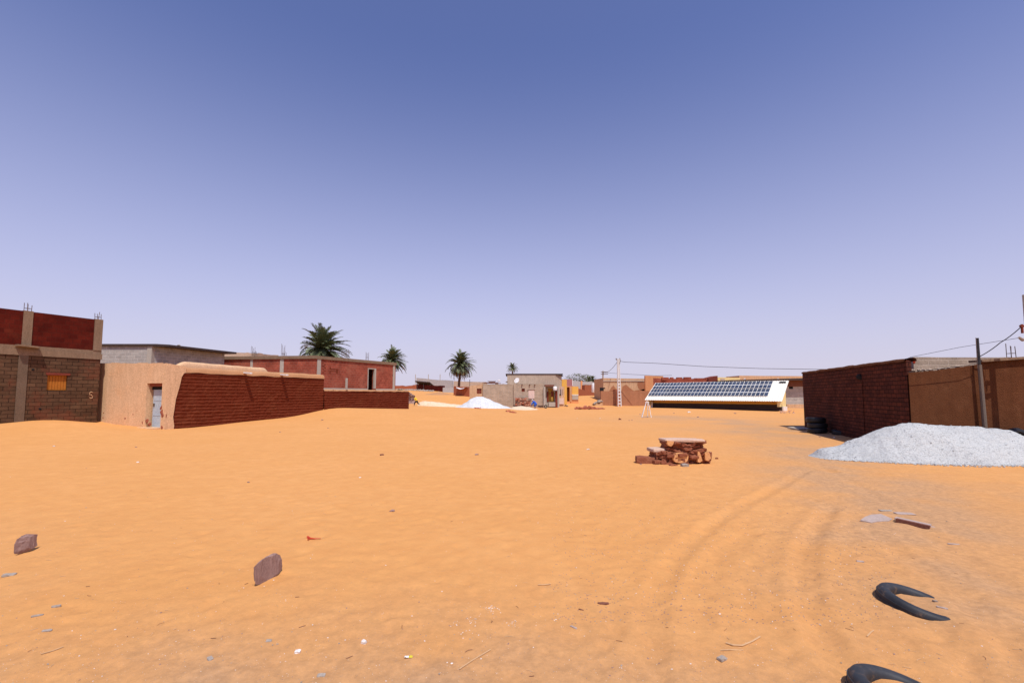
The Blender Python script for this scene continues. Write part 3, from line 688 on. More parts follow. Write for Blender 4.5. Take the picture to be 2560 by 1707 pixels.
# ------------------------------------------------------------------ long red brick house behind the mud wall
h0 = at(556, 985, 36.9); h1 = at(786, 985, 36.0); h2 = at(988, 985, 44.3); h3 = (h0.x+1.0, h2.y+.8)
poly = [xy(h0), xy(h1), xy(h2), h3]
bh = thing('brick_house', 'long single storey red brick house with dark doorway, behind the low mud brick wall', 'house', (h1.x, h1.y, 0))
ztp = 4.42; pl = 1.95
dw = holepx(xy(h1), xy(h2), 921, 976, 935, 922)
Lr = math.hypot(h2.x-h1.x, h2.y-h1.y)
dwx = (dw[0], dw[1], pl+.02, dw[3])
mb = MB(); shell(mb, poly, 0, [ztp]*4, {1: [dwx]}, .25, roof=False, nseg=1); mb.build('wall', M['redbrick_pale'], bh)
mb = MB(); og = .10
mb.prism([(h0.x-.2,h0.y-og),(h1.x+og*.4,h1.y-og),(h2.x+og,h2.y-.02),(h3[0],h3[1]+og)], ztp, ztp+.24); mb.build('roof_slab', M['concrete_brown'], bh)
mb = MB(); tr = ((h2.x-h1.x)/Lr, (h2.y-h1.y)/Lr)
pillar(mb, along(xy(h1), xy(h2), (dw[0])/2, -.12), tr, dw[0]-.04, .30, 0, 2.14)
pillar(mb, along(xy(h1), xy(h2), (dw[1]+Lr)/2+.06, -.12), tr, Lr-dw[1]-.30, .30, 0, 2.14); mb.build('plinth', M['concrete'], bh)
for px, w_ in ((796,.34),(866,.22),(984,.26)):
    u, _ = onwall(xy(h1), xy(h2), px, 950); mb = MB(); pillar(mb, along(xy(h1), xy(h2), u, -.11), tr, w_, .30, 2.145 if px == 866 else 0, ztp-.002 if px != 866 else 3.0); mb.build('column', M['concrete'], bh)
for px in (702, 622):
    q = at(px, 985, 36.3); mb = MB(); pillar(mb, (q.x, 36.0+ (786-px)*.0039 + .10), (1,0), .30, .26, 0, ztp-.002); mb.build('column', M['concrete'], bh)
mb = MB()
for a_, b_ in (((dwx[0]-.08, dwx[0]+.004)), ((dwx[1]-.004, dwx[1]+.20))): panel(mb, xy(h1), xy(h2), (a_, b_, pl+.2, dwx[3]+.08), -.03, .16)
panel(mb, xy(h1), xy(h2), (dwx[0]+.005, dwx[1]-.005, dwx[3]-.002, dwx[3]+.08), -.028, .16); mb.build('door_frame', M['concrete'], bh)
for (x0,y0,x1,y1) in ((824,921,844,924),(824,926,843,929),(841,923,844,933),(824,930,826,934),(824,918,827,921),(832,901,835,904),(825,901,827,903),(981,936,985,940),(856,966,859,968)):
    mb = MB(); h = holepx(xy(h1), xy(h2), x0, y1, x1, y0); panel(mb, xy(h1), xy(h2), h, -.012, .05); mb.build('brick_gap', M['mud'], bh)
for k in range(9):
    mb = MB(); h = holepx(xy(h1), xy(h2), 806+(k%2)*5, 900+k*4, 809+(k%2)*5, 898+k*4); panel(mb, xy(h1), xy(h2), h, -.012, .05); mb.build('brick_gap', M['mud'], bh)
for i, (px, d, hh, n) in enumerate(((628,40,1.1,5),(636,40,.75,3),(704,39,1.15,6),(708,41,.8,3),(856,38.5,.6,4),(866,38.8,.7,4),(916,41,.7,4),(632,42,1.0,4))):
    q = at(px, 985, d); mb = MB()
    rebars(mb, (q.x, q.y), ztp+.25, hh, .10, 4, .013, i); mb.build('rebar', M['steel'], bh)
# sliver of a pale house between
q0 = at(556, 880, 62); q1_ = at(640, 880, 62)
fh = thing('pale_house', 'pale sandy house top peeping over the red brick roof', 'house', (q0.x, q0.y, 0))
mb = MB(); shell(mb, [(q0.x,62),(q1_.x,62),(q1_.x,68),(q0.x,68)], 0, [q0.z, q0.z-.15, q0.z, q0.z], None, nseg=8, jag=.12); mb.build('wall', M['tan_grey'], fh)
# ------------------------------------------------------------------ palms
def frond(mbl, mbr, az, el, L, droop, rr, wind=(.0,0), nleaf=26, lw=.055, ll=.5):
    """one feather frond: curved rachis with two rows of leaflets"""
    n = 12; p = Vector((0,0,0)); e = el; pts = [p.copy()]; d0 = None; dirs = []
    for i in range(n):
        d = Vector((math.cos(az)*math.cos(e), math.sin(az)*math.cos(e), math.sin(e))) + Vector((wind[0], wind[1], 0))*(i/n)
        d.normalize(); dirs.append(d); p = p + d*(L/n); pts.append(p.copy()); e -= droop*(.4+1.2*i/n)/n
    mbr.tube(pts, [.035*(1-.85*i/n) for i in range(n+1)], 4, 0, False)
    for k in range(nleaf):
        s = .12 + .88*k/nleaf; x = s*n; i = min(int(x), n-1); q = pts[i].lerp(pts[i+1], x-i); d = dirs[i]
        side = d.cross(Vector((0,0,1)))
        if side.length < .05: side = Vector((-math.sin(az), math.cos(az), 0))
        side.normalize(); up = side.cross(d)
        l = ll*(math.sin(math.pi*(.12+.83*s))**.7)*rr.uniform(.8,1.15)
        for sg in (-1, 1):
            v = (side*sg*.75 + d*(.55+.4*s) + up*rr.uniform(.1,.45)).normalized()
            v2 = (v + Vector((0,0,-.35)) + Vector((wind[0],wind[1],0))*.3).normalized()
            wv = d*lw
            a = q; m_ = q + v*l*.5; t = m_ + v2*l*.5
            b = len(mbl.v); mbl.v += [a - wv*.4, a + wv*.4, m_ + wv*.5, m_ - wv*.5, t]
            mbl.f += [[b,b+1,b+2,b+3],[b+3,b+2,b+4]]; mbl.m += [0,0]
def palm(name, label, crown, width, trunk_base, seed, nf=62, dead=16, group='date palms rising behind the houses', wind=.4, low=-35, trunk_r=.22, hang=False):
    rr = random.Random(seed); c = Vector(crown); Lf_ = width*.55
    root = thing(name, label, 'palm tree', (c.x, c.y, trunk_base), group)
    mbt = MB(); hgt = c.z - trunk_base; pts = []; rad = []
    nn = max(14, int(hgt/.22))
    for i in range(nn+1):
        f = i/nn; pts.append((c.x + .15*math.sin(f*2+seed)-.15*math.sin(2+seed), c.y, trunk_base + hgt*f)); rad.append(trunk_r*(1.25-.35*f)*(1+.16*(i%2)) if f < .93 else trunk_r*1.25*(1.3-f*.35))
    mbt.tube(pts, rad, 10); mbt.build('trunk', M['trunk'], root)
    ml, mr_ = MB(), MB()
    for k in range(nf):
        az = k*2.39996 + rr.uniform(-.3,.3); f = (k+.5)/nf
        el = R(88 - (88-low)*f**.9 + rr.uniform(-7,7))
        frond(ml, mr_, az, el, Lf_*rr.uniform(.68,1.12)*(.85+.15*f), R(45+50*f)*rr.uniform(.6,1.35), rr, (wind*rr.uniform(.4,1.6), 0), 30, .075*width/5, .52*width/5)
    fm = MB(); fm.v = [v + c for v in ml.v]; fm.f = ml.f; fm.m = ml.m; b = len(fm.v)
    fm.v += [v + c for v in mr_.v]; fm.f += [[i+b for i in f] for f in mr_.f]; fm.m += [0]*len(mr_.f)
    fm.build('crown', M['frond'], root)
    if dead:
        ml, mr_ = MB(), MB()
        for k in range(dead):
            az = k*2.39996*1.3 + rr.uniform(-.4,.4); el = R(rr.uniform(-72,-25) if hang else rr.uniform(-45,-12))
            frond(ml, mr_, az, el, Lf_*rr.uniform(.6,.95), R(60 if not hang else 40), rr, (wind, 0), 22, .06*width/5, .42*width/5)
        fm = MB(); q = c - Vector((0,0,.15)); fm.v = [v + q for v in ml.v]; fm.f = ml.f; fm.m = ml.m; b = len(fm.v)
        fm.v += [v + q for v in mr_.v]; fm.f += [[i+b for i in f] for f in mr_.f]; fm.m += [0]*len(mr_.f)
        fm.build('dry_fronds', M['deadfrond'], root)
    return root
c = at(806, 876, 49); palm('palm_tree', 'largest date palm, its full green crown right above the long red brick house', c, 6.0, 1.5, 1, 105, 24, low=-28)
c = at(981, 903, 70); palm('palm_tree', 'date palm with shaggy crown at the right end of the long red brick house', c, 5.0, 1.5, 2, 90, 22, low=-28)
c = at(1151, 912, 76); palm('palm_tree', 'date palm with drooping dry skirt and bare trunk above the small red mud hut', c, 5.3, 2.2, 5, 92, 60, low=-25, hang=True, wind=.3, trunk_r=.17)
c = at(1281, 920, 140); palm('palm_tree', 'small distant date palm behind the flat roof of the grey house', c, 4.2, 1.5, 8, 48, 10, low=-20, wind=.05)
c = at(996, 968, 56); rr = random.Random(4)
sh_ = thing('palm_shrub', 'low palm shrub at the far right corner of the red brick house', 'palm shrub', (c.x, c.y, 1.3))
ml, mr_ = MB(), MB()
for k in range(12): frond(ml, mr_, k*2.4, R(rr.uniform(35,80)), 1.6*rr.uniform(.7,1.1), R(80), rr, (.2,0), 20, .06, .45)
ml.v = [v + Vector((c.x, c.y, 1.35)) for v in ml.v]; ml.build('leaves', M['frond'], sh_)
mr_.v = [v + Vector((c.x, c.y, 1.35)) for v in mr_.v]; mr_.build('stems', M['deadfrond'], sh_)
# distant tree clumps over the alley
def clump(name, label, px, py, d, w_, h_, seed, group=None):
    rr = random.Random(seed); c = at(px, py, d); zb = 1.0
    root = thing(name, label, 'tree', (c.x, c.y, zb), group)
    mb = MB(); mb.tube([(c.x,c.y,zb),(c.x+.1,c.y,(zb+c.z)/2),(c.x,c.y,c.z)], [.28,.22,.15], 8)
    for k in range(4): mb.tube([(c.x,c.y,c.z-h_*.5),(c.x+rr.uniform(-.4,.4)*w_,c.y+rr.uniform(-.3,.3)*w_,c.z+rr.uniform(-.1,.3)*h_)], [.12,.04], 6)
    mb.build('trunk', M['trunk'], root)
    mb = MB()
    for k in range(900):
        while True:
            q = Vector((rr.uniform(-1,1), rr.uniform(-1,1), rr.uniform(-1,1)))
            if q.length < 1 and mnoise.noise(q*2.2+Vector((seed,0,0))) > -.12: break
        q = Vector((q.x*w_/2, q.y*w_/2, q.z*h_/2)) + c; s = .22
        a = Vector((rr.uniform(-1,1),rr.uniform(-1,1),rr.uniform(-1,1))).normalized()*s; b_ = Vector((rr.uniform(-1,1),rr.uniform(-1,1),rr.uniform(-1,1))).normalized()*s
        mb.quad(q-a, q+b_*.7, q+a, q-b_*.7)
    mb.build('crown', M['farleaf'], root)
clump('tree', 'wide distant tree at the left of the row over the alley roofs', 1441, 946, 210, 11, 5, 1, 'trees far behind the alley')
clump('tree', 'low bushy distant tree beside two far palms', 1465, 951, 215, 7.5, 6, 2, 'trees far behind the alley')
clump('tree', 'faint low distant tree between the alley palms and the pole', 1492, 955, 260, 5, 3.0, 3, 'trees far behind the alley')
for px, py, sd_, lb in ((1473, 950, 11, 'left one of two tiny far palms above the alley'), (1482, 948, 12, 'right one of two tiny far palms above the alley')):
    c = at(px, py, 200); palm('palm_tree', lb, c, 4.6, 1.5, sd_, 34, 8, 'tiny far palms over the alley', .0, -35)

# ------------------------------------------------------------------ far left background, between the brick house and the grey house
def simple_wall(name, label, x0, x1, ytop0, ytop1, d0, d1, mt, thick=.3, zb=-.3, nseg=6, jag=.05, cat='wall', part='wall', tag_group=None):
    a = at(x0, ytop0, d0); b_ = at(x1, ytop1, d1); root = thing(name, label, cat, (a.x, a.y, max(0, gz(a.x, a.y))), tag_group)
    t = Vector((b_.x-a.x, b_.y-a.y, 0)).normalized(); n = Vector((-t.y, t.x, 0))*thick
    mb = MB(); zb = min(gz(a.x,a.y), gz(b_.x,b_.y)) - .5
    shell(mb, [(a.x,a.y),(b_.x,b_.y),(b_.x+n.x,b_.y+n.y),(a.x+n.x,a.y+n.y)], zb, [a.z,b_.z,b_.z,a.z], nseg=nseg, jag=jag)
    mb.build(part, mt, root); return root, a, b_
def nrock(mb, p, s, sd_): mb.rock(p, s, sd_, sd_*1.7, 0, 1)
simple_wall('mud_wall', 'thin orange mud wall low in front of the far pale ridge', 988, 1042, 965, 963, 105, 105, M['redmud'], jag=.15)
r0, a, b_ = simple_wall('brick_wall', 'low red brick wall with a dark awning on the sandy slope', 1041, 1109, 961, 965, 98, 90, M['redbrick'], jag=.08)
mb = MB(); a = at(1044, 957, 97); b_ = at(1080, 960, 96)
mb.beam((a.x, a.y-.3, a.z), (b_.x, b_.y-.3, b_.z), 2.2, .16, up=(0,.35,1))
for f in (0.05, .5, .95):
    q = Vector(a).lerp(b_, f); mb.beam((q.x, q.y-1.2, q.z-.1), (q.x, q.y-1.2, q.z-2.4), .1, .1)
aw = mb.build('awning', M['roofdark'], r0)
gw, a, b_ = simple_wall('block_wall', 'long grey block wall with thin posts standing up behind the awning', 1041, 1132, 945, 952, 130, 125, M['greywall'], nseg=5, jag=.1)
for px in (1041, 1073, 1102):
    q = at(px, 936, 128); mb = MB(); mb.tube([(q.x, q.y-1.2, 1), (q.x, q.y-1.2, q.z)], .09, 6); mb.build('post', M['concrete'], gw)
simple_wall('grey_shed', 'small grey block shed left of the third palm', 1107, 1134, 969, 968, 88, 88, M['greywall'], thick=3, cat='shed')
simple_wall('far_house', 'pale grey house half hidden behind the drooping palm trunk', 1134, 1215, 953, 955, 120, 120, M['tan_grey'], thick=6, cat='house', jag=.12)
# red hut under the palm
rh, a, b_ = simple_wall('mud_hut', 'small red mud hut with white plastic sheet sagging over its top', 1134, 1172, 966, 969, 72, 70, M['redmud'], thick=2.4, jag=.10, cat='hut')
mb = MB()
def tarp(u, v):
    q = at(1140+30*u, 969, 70.2); return (q.x, q.y-.25+2.0*v, q.z+.06 - .28*math.sin(math.pi*min(1,u*1.3))*(1-v) + .1*mnoise.noise((u*4,v*3,2)))
mb.grid(tarp, 14, 8); mb.build('plastic_sheet', M['white'], rh, smooth=True)
# stone rubble on the slope
mb = MB(); rr = random.Random(5)
for k in range(230):
    px = 990 + 95*rr.random(); py = 968 + 7*rr.random() + (px-990)*.03; d = 92 + rr.uniform(-4,4); q = at(px, py, d); zz = gz(q.x, d)
    nrock(mb, (q.x, d, zz+.05), (rr.uniform(.1,.3), rr.uniform(.1,.3), rr.uniform(.08,.22)), k)
tag(mb.build('rubble', M['greystone']), 'scattered grey stone rubble along the far sandy slope', 'rubble', kind='stuff')
mb = MB()
for k in range(120):
    px = 1013 + 22*rr.random()**.8; py = 978 + (px-1013)*.65 + rr.uniform(-4,5); d = 57 + rr.uniform(-1,1); q = at(px, py, d)
    nrock(mb, (q.x, d, q.z), (rr.uniform(.06,.15), rr.uniform(.06,.15), rr.uniform(.05,.11)), k+300)
def pil(u, v):
    px = 1010 + 28*u; q_ = at(px, 979 + (px-1013)*.65, 56.3+2.4*v); return (q_.x, q_.y, q_.z-.12 if 0 < v < 1 and u < .97 else surf(q_.x,q_.y)-.1)
mb.grid(pil, 16, 6)
tag(mb.build('stone_pile', M['darkstone']), 'pile of broken grey stones against the end of the low mud wall', 'stone pile')
q = gp(1097, 984); mb = MB(); mb.rock((q.x, q.y, q.z+.1), (.35,.3,.3), 6, 0, 0, 2); tag(mb.build('white_stone', M['whitestone']), 'white stone lying alone on the far sandy slope', 'stone')
q = at(1099, 990, 75)
mb = MB()
def mound(u, v):
    x = (u-.5)*6; y = (v-.5)*5; r_ = math.hypot(x/3, y/2.5); zz = gz(q.x+x, q.y+y)
    return (q.x+x, q.y+y, zz - .1 + .6*max(0, 1-r_)**1.2 + .08*mnoise.noise((x*2,y*2,1)))
mb.grid(mound, 24, 16); tag(mb.build('sand_heap', M['mud_coat'], smooth=True), 'small brownish sand heap on the slope behind the running child', 'sand heap')

# ------------------------------------------------------------------ heaps
def heap(name, label, cat, mt, x0, x1, yc, prof, w0, w1, seed, amp=.05, nu=90, nv=50, stones=0, sharp=1.35, back=1.0):
    """ridge along x; prof(u)->ridge height above ground; half width w(u)"""
    mb = MB()
    def fn(u, v):
        x = x0 + (x1-x0)*u; t = v*2-1; wv = (w0 + (w1-w0)*math.sin(math.pi*u)**.6)*(1 + .10*mnoise.noise((x*1.3, seed, t)))
        y = yc(u) + t*wv*(back if t > 0 else 1); h = prof(u)
        f = max(0, 1-abs(t))
        z = h*(1-(1-f)**sharp) if f < .85 else h*(1-.15**sharp) + h*(.15**sharp)*(1-((1-f)/.15)**2)
        n_ = amp*(mnoise.noise((x*1.7, y*1.7, seed)) + .5*mnoise.noise((x*5, y*5, seed))+ .3*mnoise.noise((x*13, y*13, seed)))*min(1, h*3)
        return (x, y, surf(x, y) - .03 + (z + n_ if f > .02 else -.02))
    mb.grid(fn, nu, nv)
    rr = random.Random(seed)
    for k in range(stones):
        u = rr.random(); wv = w0+(w1-w0)*math.sin(math.pi*u)**.6; s = rr.uniform(.008,.026)
        x = x0+(x1-x0)*u; y = yc(u) - wv*(.93 + abs(rr.gauss(0,.13))); mb.rock((x, y, surf(x,y)+s*.4), (s*1.3,s,s*.8), k, rr.uniform(0,3), 0, 1, .1, 3)
    if stones:
        for k in range(900):
            u, v = rr.random(), rr.uniform(.02,.6); x, y, z = fn(u, v); s = rr.uniform(.005,.012)*(1.8 if rr.random() < .04 else 1)
            mb.rock((x, y, z+s*.3), (s*1.3,s,s*.8), k, rr.uniform(0,3), 0, 1, .1, 3)
    return tag(mb.build(name, mt, smooth=True), label, cat)
def lerp_prof(tab):
    def f(u):
        for (a, za), (b, zb) in zip(tab[:-1], tab[1:]):
            if a <= u <= b: k = (u-a)/(b-a); k = k*k*(3-2*k)*.5 + k*.5; return za+(zb-za)*k
        return tab[-1][1]
    return f
# silhouette of the big heap at ridge depth
tab = []
xs0, xs1 = at(2012, 1128, 12.6).x, 14.6
for px, py in ((2012,1131),(2060,1118),(2105,1108),(2140,1091),(2175,1077),(2210,1062),(2240,1055),(2275,1053),(2330,1058),(2400,1063),(2460,1067),(2505,1070),(2535,1083),(2560,1098),(2590,1118)):
    p = at(px, py, 12.2); tab.append(((p.x-xs0)/(xs1-xs0), max(0.02, p.z - gz(p.x, 12.2))))
tab[0] = (0, .03); tab.append((1, .02)); tab = [t for t in tab if 0 <= t[0] <= 1]
heap('gravel_heap', 'large heap of white gravel beside the brown mud plaster wall', 'gravel heap', M['gravel'], xs0, xs1, lambda u: 12.35 - .35*math.sin(math.pi*u), lerp_prof(tab), .35, 1.25, 3, .045, 260, 110, 700, 1.5, .75)
a = at(1135, 1018, 50).x; b_ = at(1283, 1018, 50).x
tab = []
for px, py in ((1135,1018),(1150,1014),(1165,1005),(1178,995),(1192,991),(1205,991),(1220,996),(1240,1005),(1262,1014),(1283,1018)):
    p = at(px, py, 50.5); tab.append(((p.x-a)/(b_-a), max(.02, p.z - gz(p.x, 50.5))))
tab[0] = (0,.02); tab[-1] = (1,.02)
heap('gravel_heap', 'bright white gravel heap in front of the grey block house', 'gravel heap', M['gravel_far'], a, b_, lambda u: 50.5, lerp_prof(tab), .5, 2.4, 8, .05, 80, 40, 0, 1.4)
a = at(1043, 1010, 53).x; b_ = at(1168, 1015, 52).x
tab = [(0,.02),(.04,.42),(.12,.58),(.4,.5),(.7,.36),(.9,.3),(1,.1)]
heap('sand_heap', 'long low cream coloured sand heap running right from the child to the white gravel', 'sand heap', M['gravel_cream'], a, b_, lambda u: 53.2-.8*u, lerp_prof(tab), .5, 1.1, 9, .03, 70, 30, 0, 1.6)
a = at(1272, 1024, 46).x; b_ = at(1352, 1024, 46).x
heap('gravel_heap', 'low spread of cream gravel in front of the brick stack', 'gravel heap', M['gravel_cream'], a, b_, lambda u: 48.5, lerp_prof([(0,.02),(.15,.26),(.4,.34),(.65,.28),(.85,.12),(1,.02)]), .4, 3.2, 10, .03, 50, 30, 0, 1.5)

# ------------------------------------------------------------------ the grey house in the middle
def box_house(mb, x0, x1, d, ytop, depth, holes=(), zb=None, hd=.2, jag=0, nseg=1, ytop1=None, roof=True):
    a = at(x0, ytop, d); b_ = at(x1, ytop if ytop1 is None else ytop1, d)
    zb = -.3 if zb is None else zb
    P, Q = (a.x, d), (b_.x, d)
    hs = [holepx(P, Q, *h) for h in holes]
    shell(mb, [P, Q, (b_.x, d+depth), (a.x, d+depth)], zb, [a.z, b_.z, b_.z, a.z], {0: hs}, hd, roof, jag, nseg)
    return P, Q, hs
ch = thing('block_house', 'grey block house with satellite dish and ochre doorway in the middle of the village', 'house', (at(1285,1018,57).x, 57, gz(0, 57)))
mb = MB(); P_, Q_, hs = box_house(mb, 1268, 1404, 60.0, 936, 7); mb.build('upper_wall', M['tan_grey'], ch)
mb = MB(); a = at(1266, 936, 59.8); b_ = at(1396, 936, 59.8); mb.box(a.x-.1, b_.x+.6, 59.93, 67.4, a.z+.003, a.z+.12)
e = at(1405, 938, 58.2); mb.add([(b_.x-.3,59.9,a.z+.13),(e.x+.3,59.7,a.z-.1),(e.x+.4,66,a.z-.1),(b_.x-.3,67,a.z+.13),(b_.x-.3,59.9,a.z-.02),(e.x+.3,59.7,a.z-.22),(e.x+.4,66,a.z-.22),(b_.x-.3,67,a.z-.02)], [(0,1,2,3),(7,6,5,4),(0,4,5,1),(1,5,6,2),(2,6,7,3),(3,7,4,0)])
mb.build('roof_edge', M['roofdark'], ch)
mb = MB(); P_, Q_, hs = box_house(mb, 1284, 1361, 57.0, 960, 2.95, [(1304,979,1312,971)], jag=.05, nseg=9); wl = mb.build('front_wall', M['block_tan'], ch)
mb = MB(); panel(mb, P_, Q_, hs[0], .12, .04); mb.build('small_window', M['woodred'], ch)
mb = MB(); panel(mb, P_, Q_, holepx(P_, Q_, 1321, 996, 1336, 975), -.05, .09); dr_ = mb.build('white_door', M['pinkwhite'], ch)
mb = MB(); panel(mb, P_, Q_, holepx(P_, Q_, 1319, 975.5, 1337, 974.2), -.07, .12); mb.build('door_lintel', M['oldwood'], ch)
for px in (1305, 1324, 1337):
    mb = MB(); q = onwall(P_, Q_, px, 961.5); c_ = along(P_, Q_, q[0], .0); mb.beam((c_[0], c_[1]-.18, q[1]), (c_[0], c_[1]+.2, q[1]), .14, .1); mb.build('beam_end', M['oldwood'], ch)
# ochre entrance with posts
mb = MB(); P2, Q2, hs = box_house(mb, 1361.5, 1398, 57.6, 966, 2.39, [(1370,1006,1386,971)], hd=.6, roof=False); mb.build('porch_wall', M['concrete'], ch)
mb = MB(); panel(mb, P2, Q2, hs[0], .5, .05); mb.build('ochre_wall', M['yellow'], ch)
mb = MB(); a = at(1361, 962, 57.2); b_ = at(1385, 965, 57.2); mb.box(a.x, b_.x, 56.9, 59.9, a.z-.22, a.z+.02); mb.build('porch_roof', M['oldwood'], ch)
for px0, px1, y0 in ((1367,1371.5,979), (1378,1383,978)):
    mb = MB(); panel(mb, P2, Q2, holepx(P2, Q2, px0, 1004 if px0 < 1375 else 992, px1, y0), -.06, .12); mb.build('post', M['woodred'], ch)
mb = MB(); panel(mb, P2, Q2, holepx(P2, Q2, 1371, 1016, 1388, 1005), -.35, .3); mb.build('step', M['concrete'], ch)
mb = MB(); a = at(1391, 985, 57.3); pillar(mb, (a.x, 57.35), (1,0), .26, .3, -.2, at(1391,972,57.3).z); mb.build('dark_post', M['woodred'], ch)
mb = MB(); pillar(mb, (at(1361,985,56.9).x, 56.85), (1,0), .24, .2, -.2, at(1361,962,56.9).z-.23); mb.build('column', M['concrete'], ch)
# satellite dish on the roof
q = at(1292, 951, 57.3); sdish = thing('satellite_dish', 'white satellite dish on the roof of the grey block house', 'satellite dish', (q.x, q.y, at(1292,960,57.3).z))
mb = MB(); ax = Vector((-.55, -.75, .45)).normalized(); Mx = ax.to_track_quat('Z','Y').to_matrix().to_4x4(); Mx.translation = q
pr = [(0.001,0)] + [(r_, .28*r_*r_) for r_ in (.1,.2,.28,.33,.36)] + [(.36,.28*.36**2-.02)] + [(r_, .28*r_*r_-.025) for r_ in (.3,.1,.001)]
mb.lathe(pr, 24, 0, False, Mx); mb.build('dish', M['white'], sdish, smooth=True)
mb = MB(); mb.tube([(q.x,q.y+.1,q.z-.15),(q.x,q.y+.1,at(1292,961,57.3).z-.05)], .035, 6); mb.build('mast', M['steel'], sdish)
mb = MB(); mb.tube([q - Vector((0,0,.38)), q + ax*.5], .012, 5); mb.rock(q + ax*.5, (.05,.05,.06), 2, 0, 0, 1); mb.build('receiver_arm', M['steel'], sdish)
# white tank on the side
q = at(1387.5, 971, 57.0); tk = thing('water_tank', 'small shiny white water tank on a post beside the ochre doorway', 'water tank', (q.x, 57.0, at(0,976,57).z))
mb = MB(); mb.lathe([(.001,-.24),(.22,-.24),(.24,-.20),(.24,.2),(.2,.25),(.001,.27)], 20, 0, False, Matrix.Translation((q.x, 57.0, q.z))); mb.build('tank', M['white'], tk, smooth=True)
mb = MB(); mb.box(q.x-.28,q.x+.28,56.75,57.3,q.z-.31,q.z-.245); mb.build('stand', M['steel'], tk)
mb = MB(); mb.lathe([(.001,.27),(.08,.27),(.08,.31),(.001,.31)], 12, 0, False, Matrix.Translation((q.x,57.0,q.z))); mb.build('lid', M['greystone'], tk)
# annex at the left with planks on the roof
an = thing('block_annex', 'low block annex with maroon window and planks on its roof, left of the grey house', 'house', (at(1175,1015,57).x, 57, 0.1))
mb = MB(); P_, Q_, hs = box_house(mb, 1174, 1207, 57.4, 966, 5.6, [(1192,984,1204,971)], jag=.06, nseg=3, ytop1=959); mb.build('tan_wall', M['tan'], an)
mb = MB(); panel(mb, P_, Q_, hs[0], .1, .05); sh = mb.build('window_shutter', M['woodred'], an)
mb = MB()
for a_ in (0, .5, 1):
    u = hs[0][0] + (hs[0][1]-hs[0][0])*a_; panel(mb, P_, Q_, (u-.03, u+.03, hs[0][2], hs[0][3]), .07, .05)
mb.build('window_frame', M['oldwood'], sh)
mb = MB(); P_, Q_, hs = box_house(mb, 1207.3, 1284, 57.2, 960, 5.6, jag=.05, nseg=9); mb.build('block_wall', M['block_tan'], an)
mb = MB(); rr = random.Random(3)
for k, (x0, x1, y, dd, mz) in enumerate(((1206,1246,956.5,57.6,0),(1219,1240,953.2,58.2,0),(1222,1238,955,58.6,0),(1210,1230,957.6,58.8,0),(1225,1252,958,57.4,0))):
    a = at(x0, y, dd); b_ = at(x1, y+rr.uniform(-.4,.4), dd); mb = MB(); mb.beam(a, b_, .28, .07); mb.build('roof_plank', M['oldwood'], an)
for i, (px, py, s) in enumerate(((1248,951.5,.14),(1242,960,.16),(1267,954,.13),(1170,960,.1))):
    if i == 3: continue
    q = at(px, py, 57.8); mb = MB(); mb.rock(q, (s*1.6,s,s), i+40, 0, 0, 1); mb.build('roof_stone', M['whitestone'] if i == 0 else M['greystone'], an)
mb = MB(); q = at(1174,948,58); mb.tube([(q.x,58.2,2.2),(q.x,58.2,q.z)], .035, 6); mb.build('antenna_pole', M['steel'], an)
# brick stack in front
bs_ = thing('brick_stack', 'stack of loose red bricks piled against the grey house wall', 'brick stack', (at(1304,1015,56).x, 56.4, .1))
rr = random.Random(8); x0 = at(1287,985,56.3).x; x1 = at(1323,985,56.3).x; z0 = surf((x0+x1)/2, 56.3); cnt = 0
zt0 = at(1290,992,56.3).z
mbs = [MB(), MB(), MB()]
x = x0
nrow = int((zt0-z0)/.12)
for r_ in range(nrow):
    x = x0 + rr.uniform(0,.12)
    lim = x1 if r_ < nrow-2 else x0 + (x1-x0)*rr.uniform(.55,.95)
    while x < lim:
        L_ = rr.uniform(.2,.32); y = 56.35 + rr.uniform(-.14,.10); M_ = Matrix.Translation((x+L_/2, y, z0+.06+r_*.12+rr.uniform(-.02,.02))) @ Matrix.Rotation(rr.uniform(-.25,.25),4,'Z') @ Matrix.Rotation(rr.uniform(-.12,.12),4,'Y')
        mbs[min(2, int(rr.random()*3))].box(-L_/2+.01, L_/2-.01, -.16, .16, -.052, .052, 0, M_); x += L_
M['stackbrick'] = mat_noise('loose_brick', (.40,.12,.07), (.46,.17,.10), 4, 20)
M['stackbrickpale'] = mat_noise('dusty_brick', (.50,.30,.20), (.44,.24,.16), 4, 20)
M['stackbrickdark'] = mat_noise('burnt_brick', (.17,.07,.05), (.22,.09,.06), 4, 20)
allm = MB()
for i, q in enumerate(mbs):
    b = len(allm.v); allm.v += q.v; allm.f += [[k+b for k in f] for f in q.f]; allm.m += [i]*len(q.f)
allm.build('bricks', [M['stackbrick'], M['stackbrickpale'], M['stackbrickdark']], bs_)

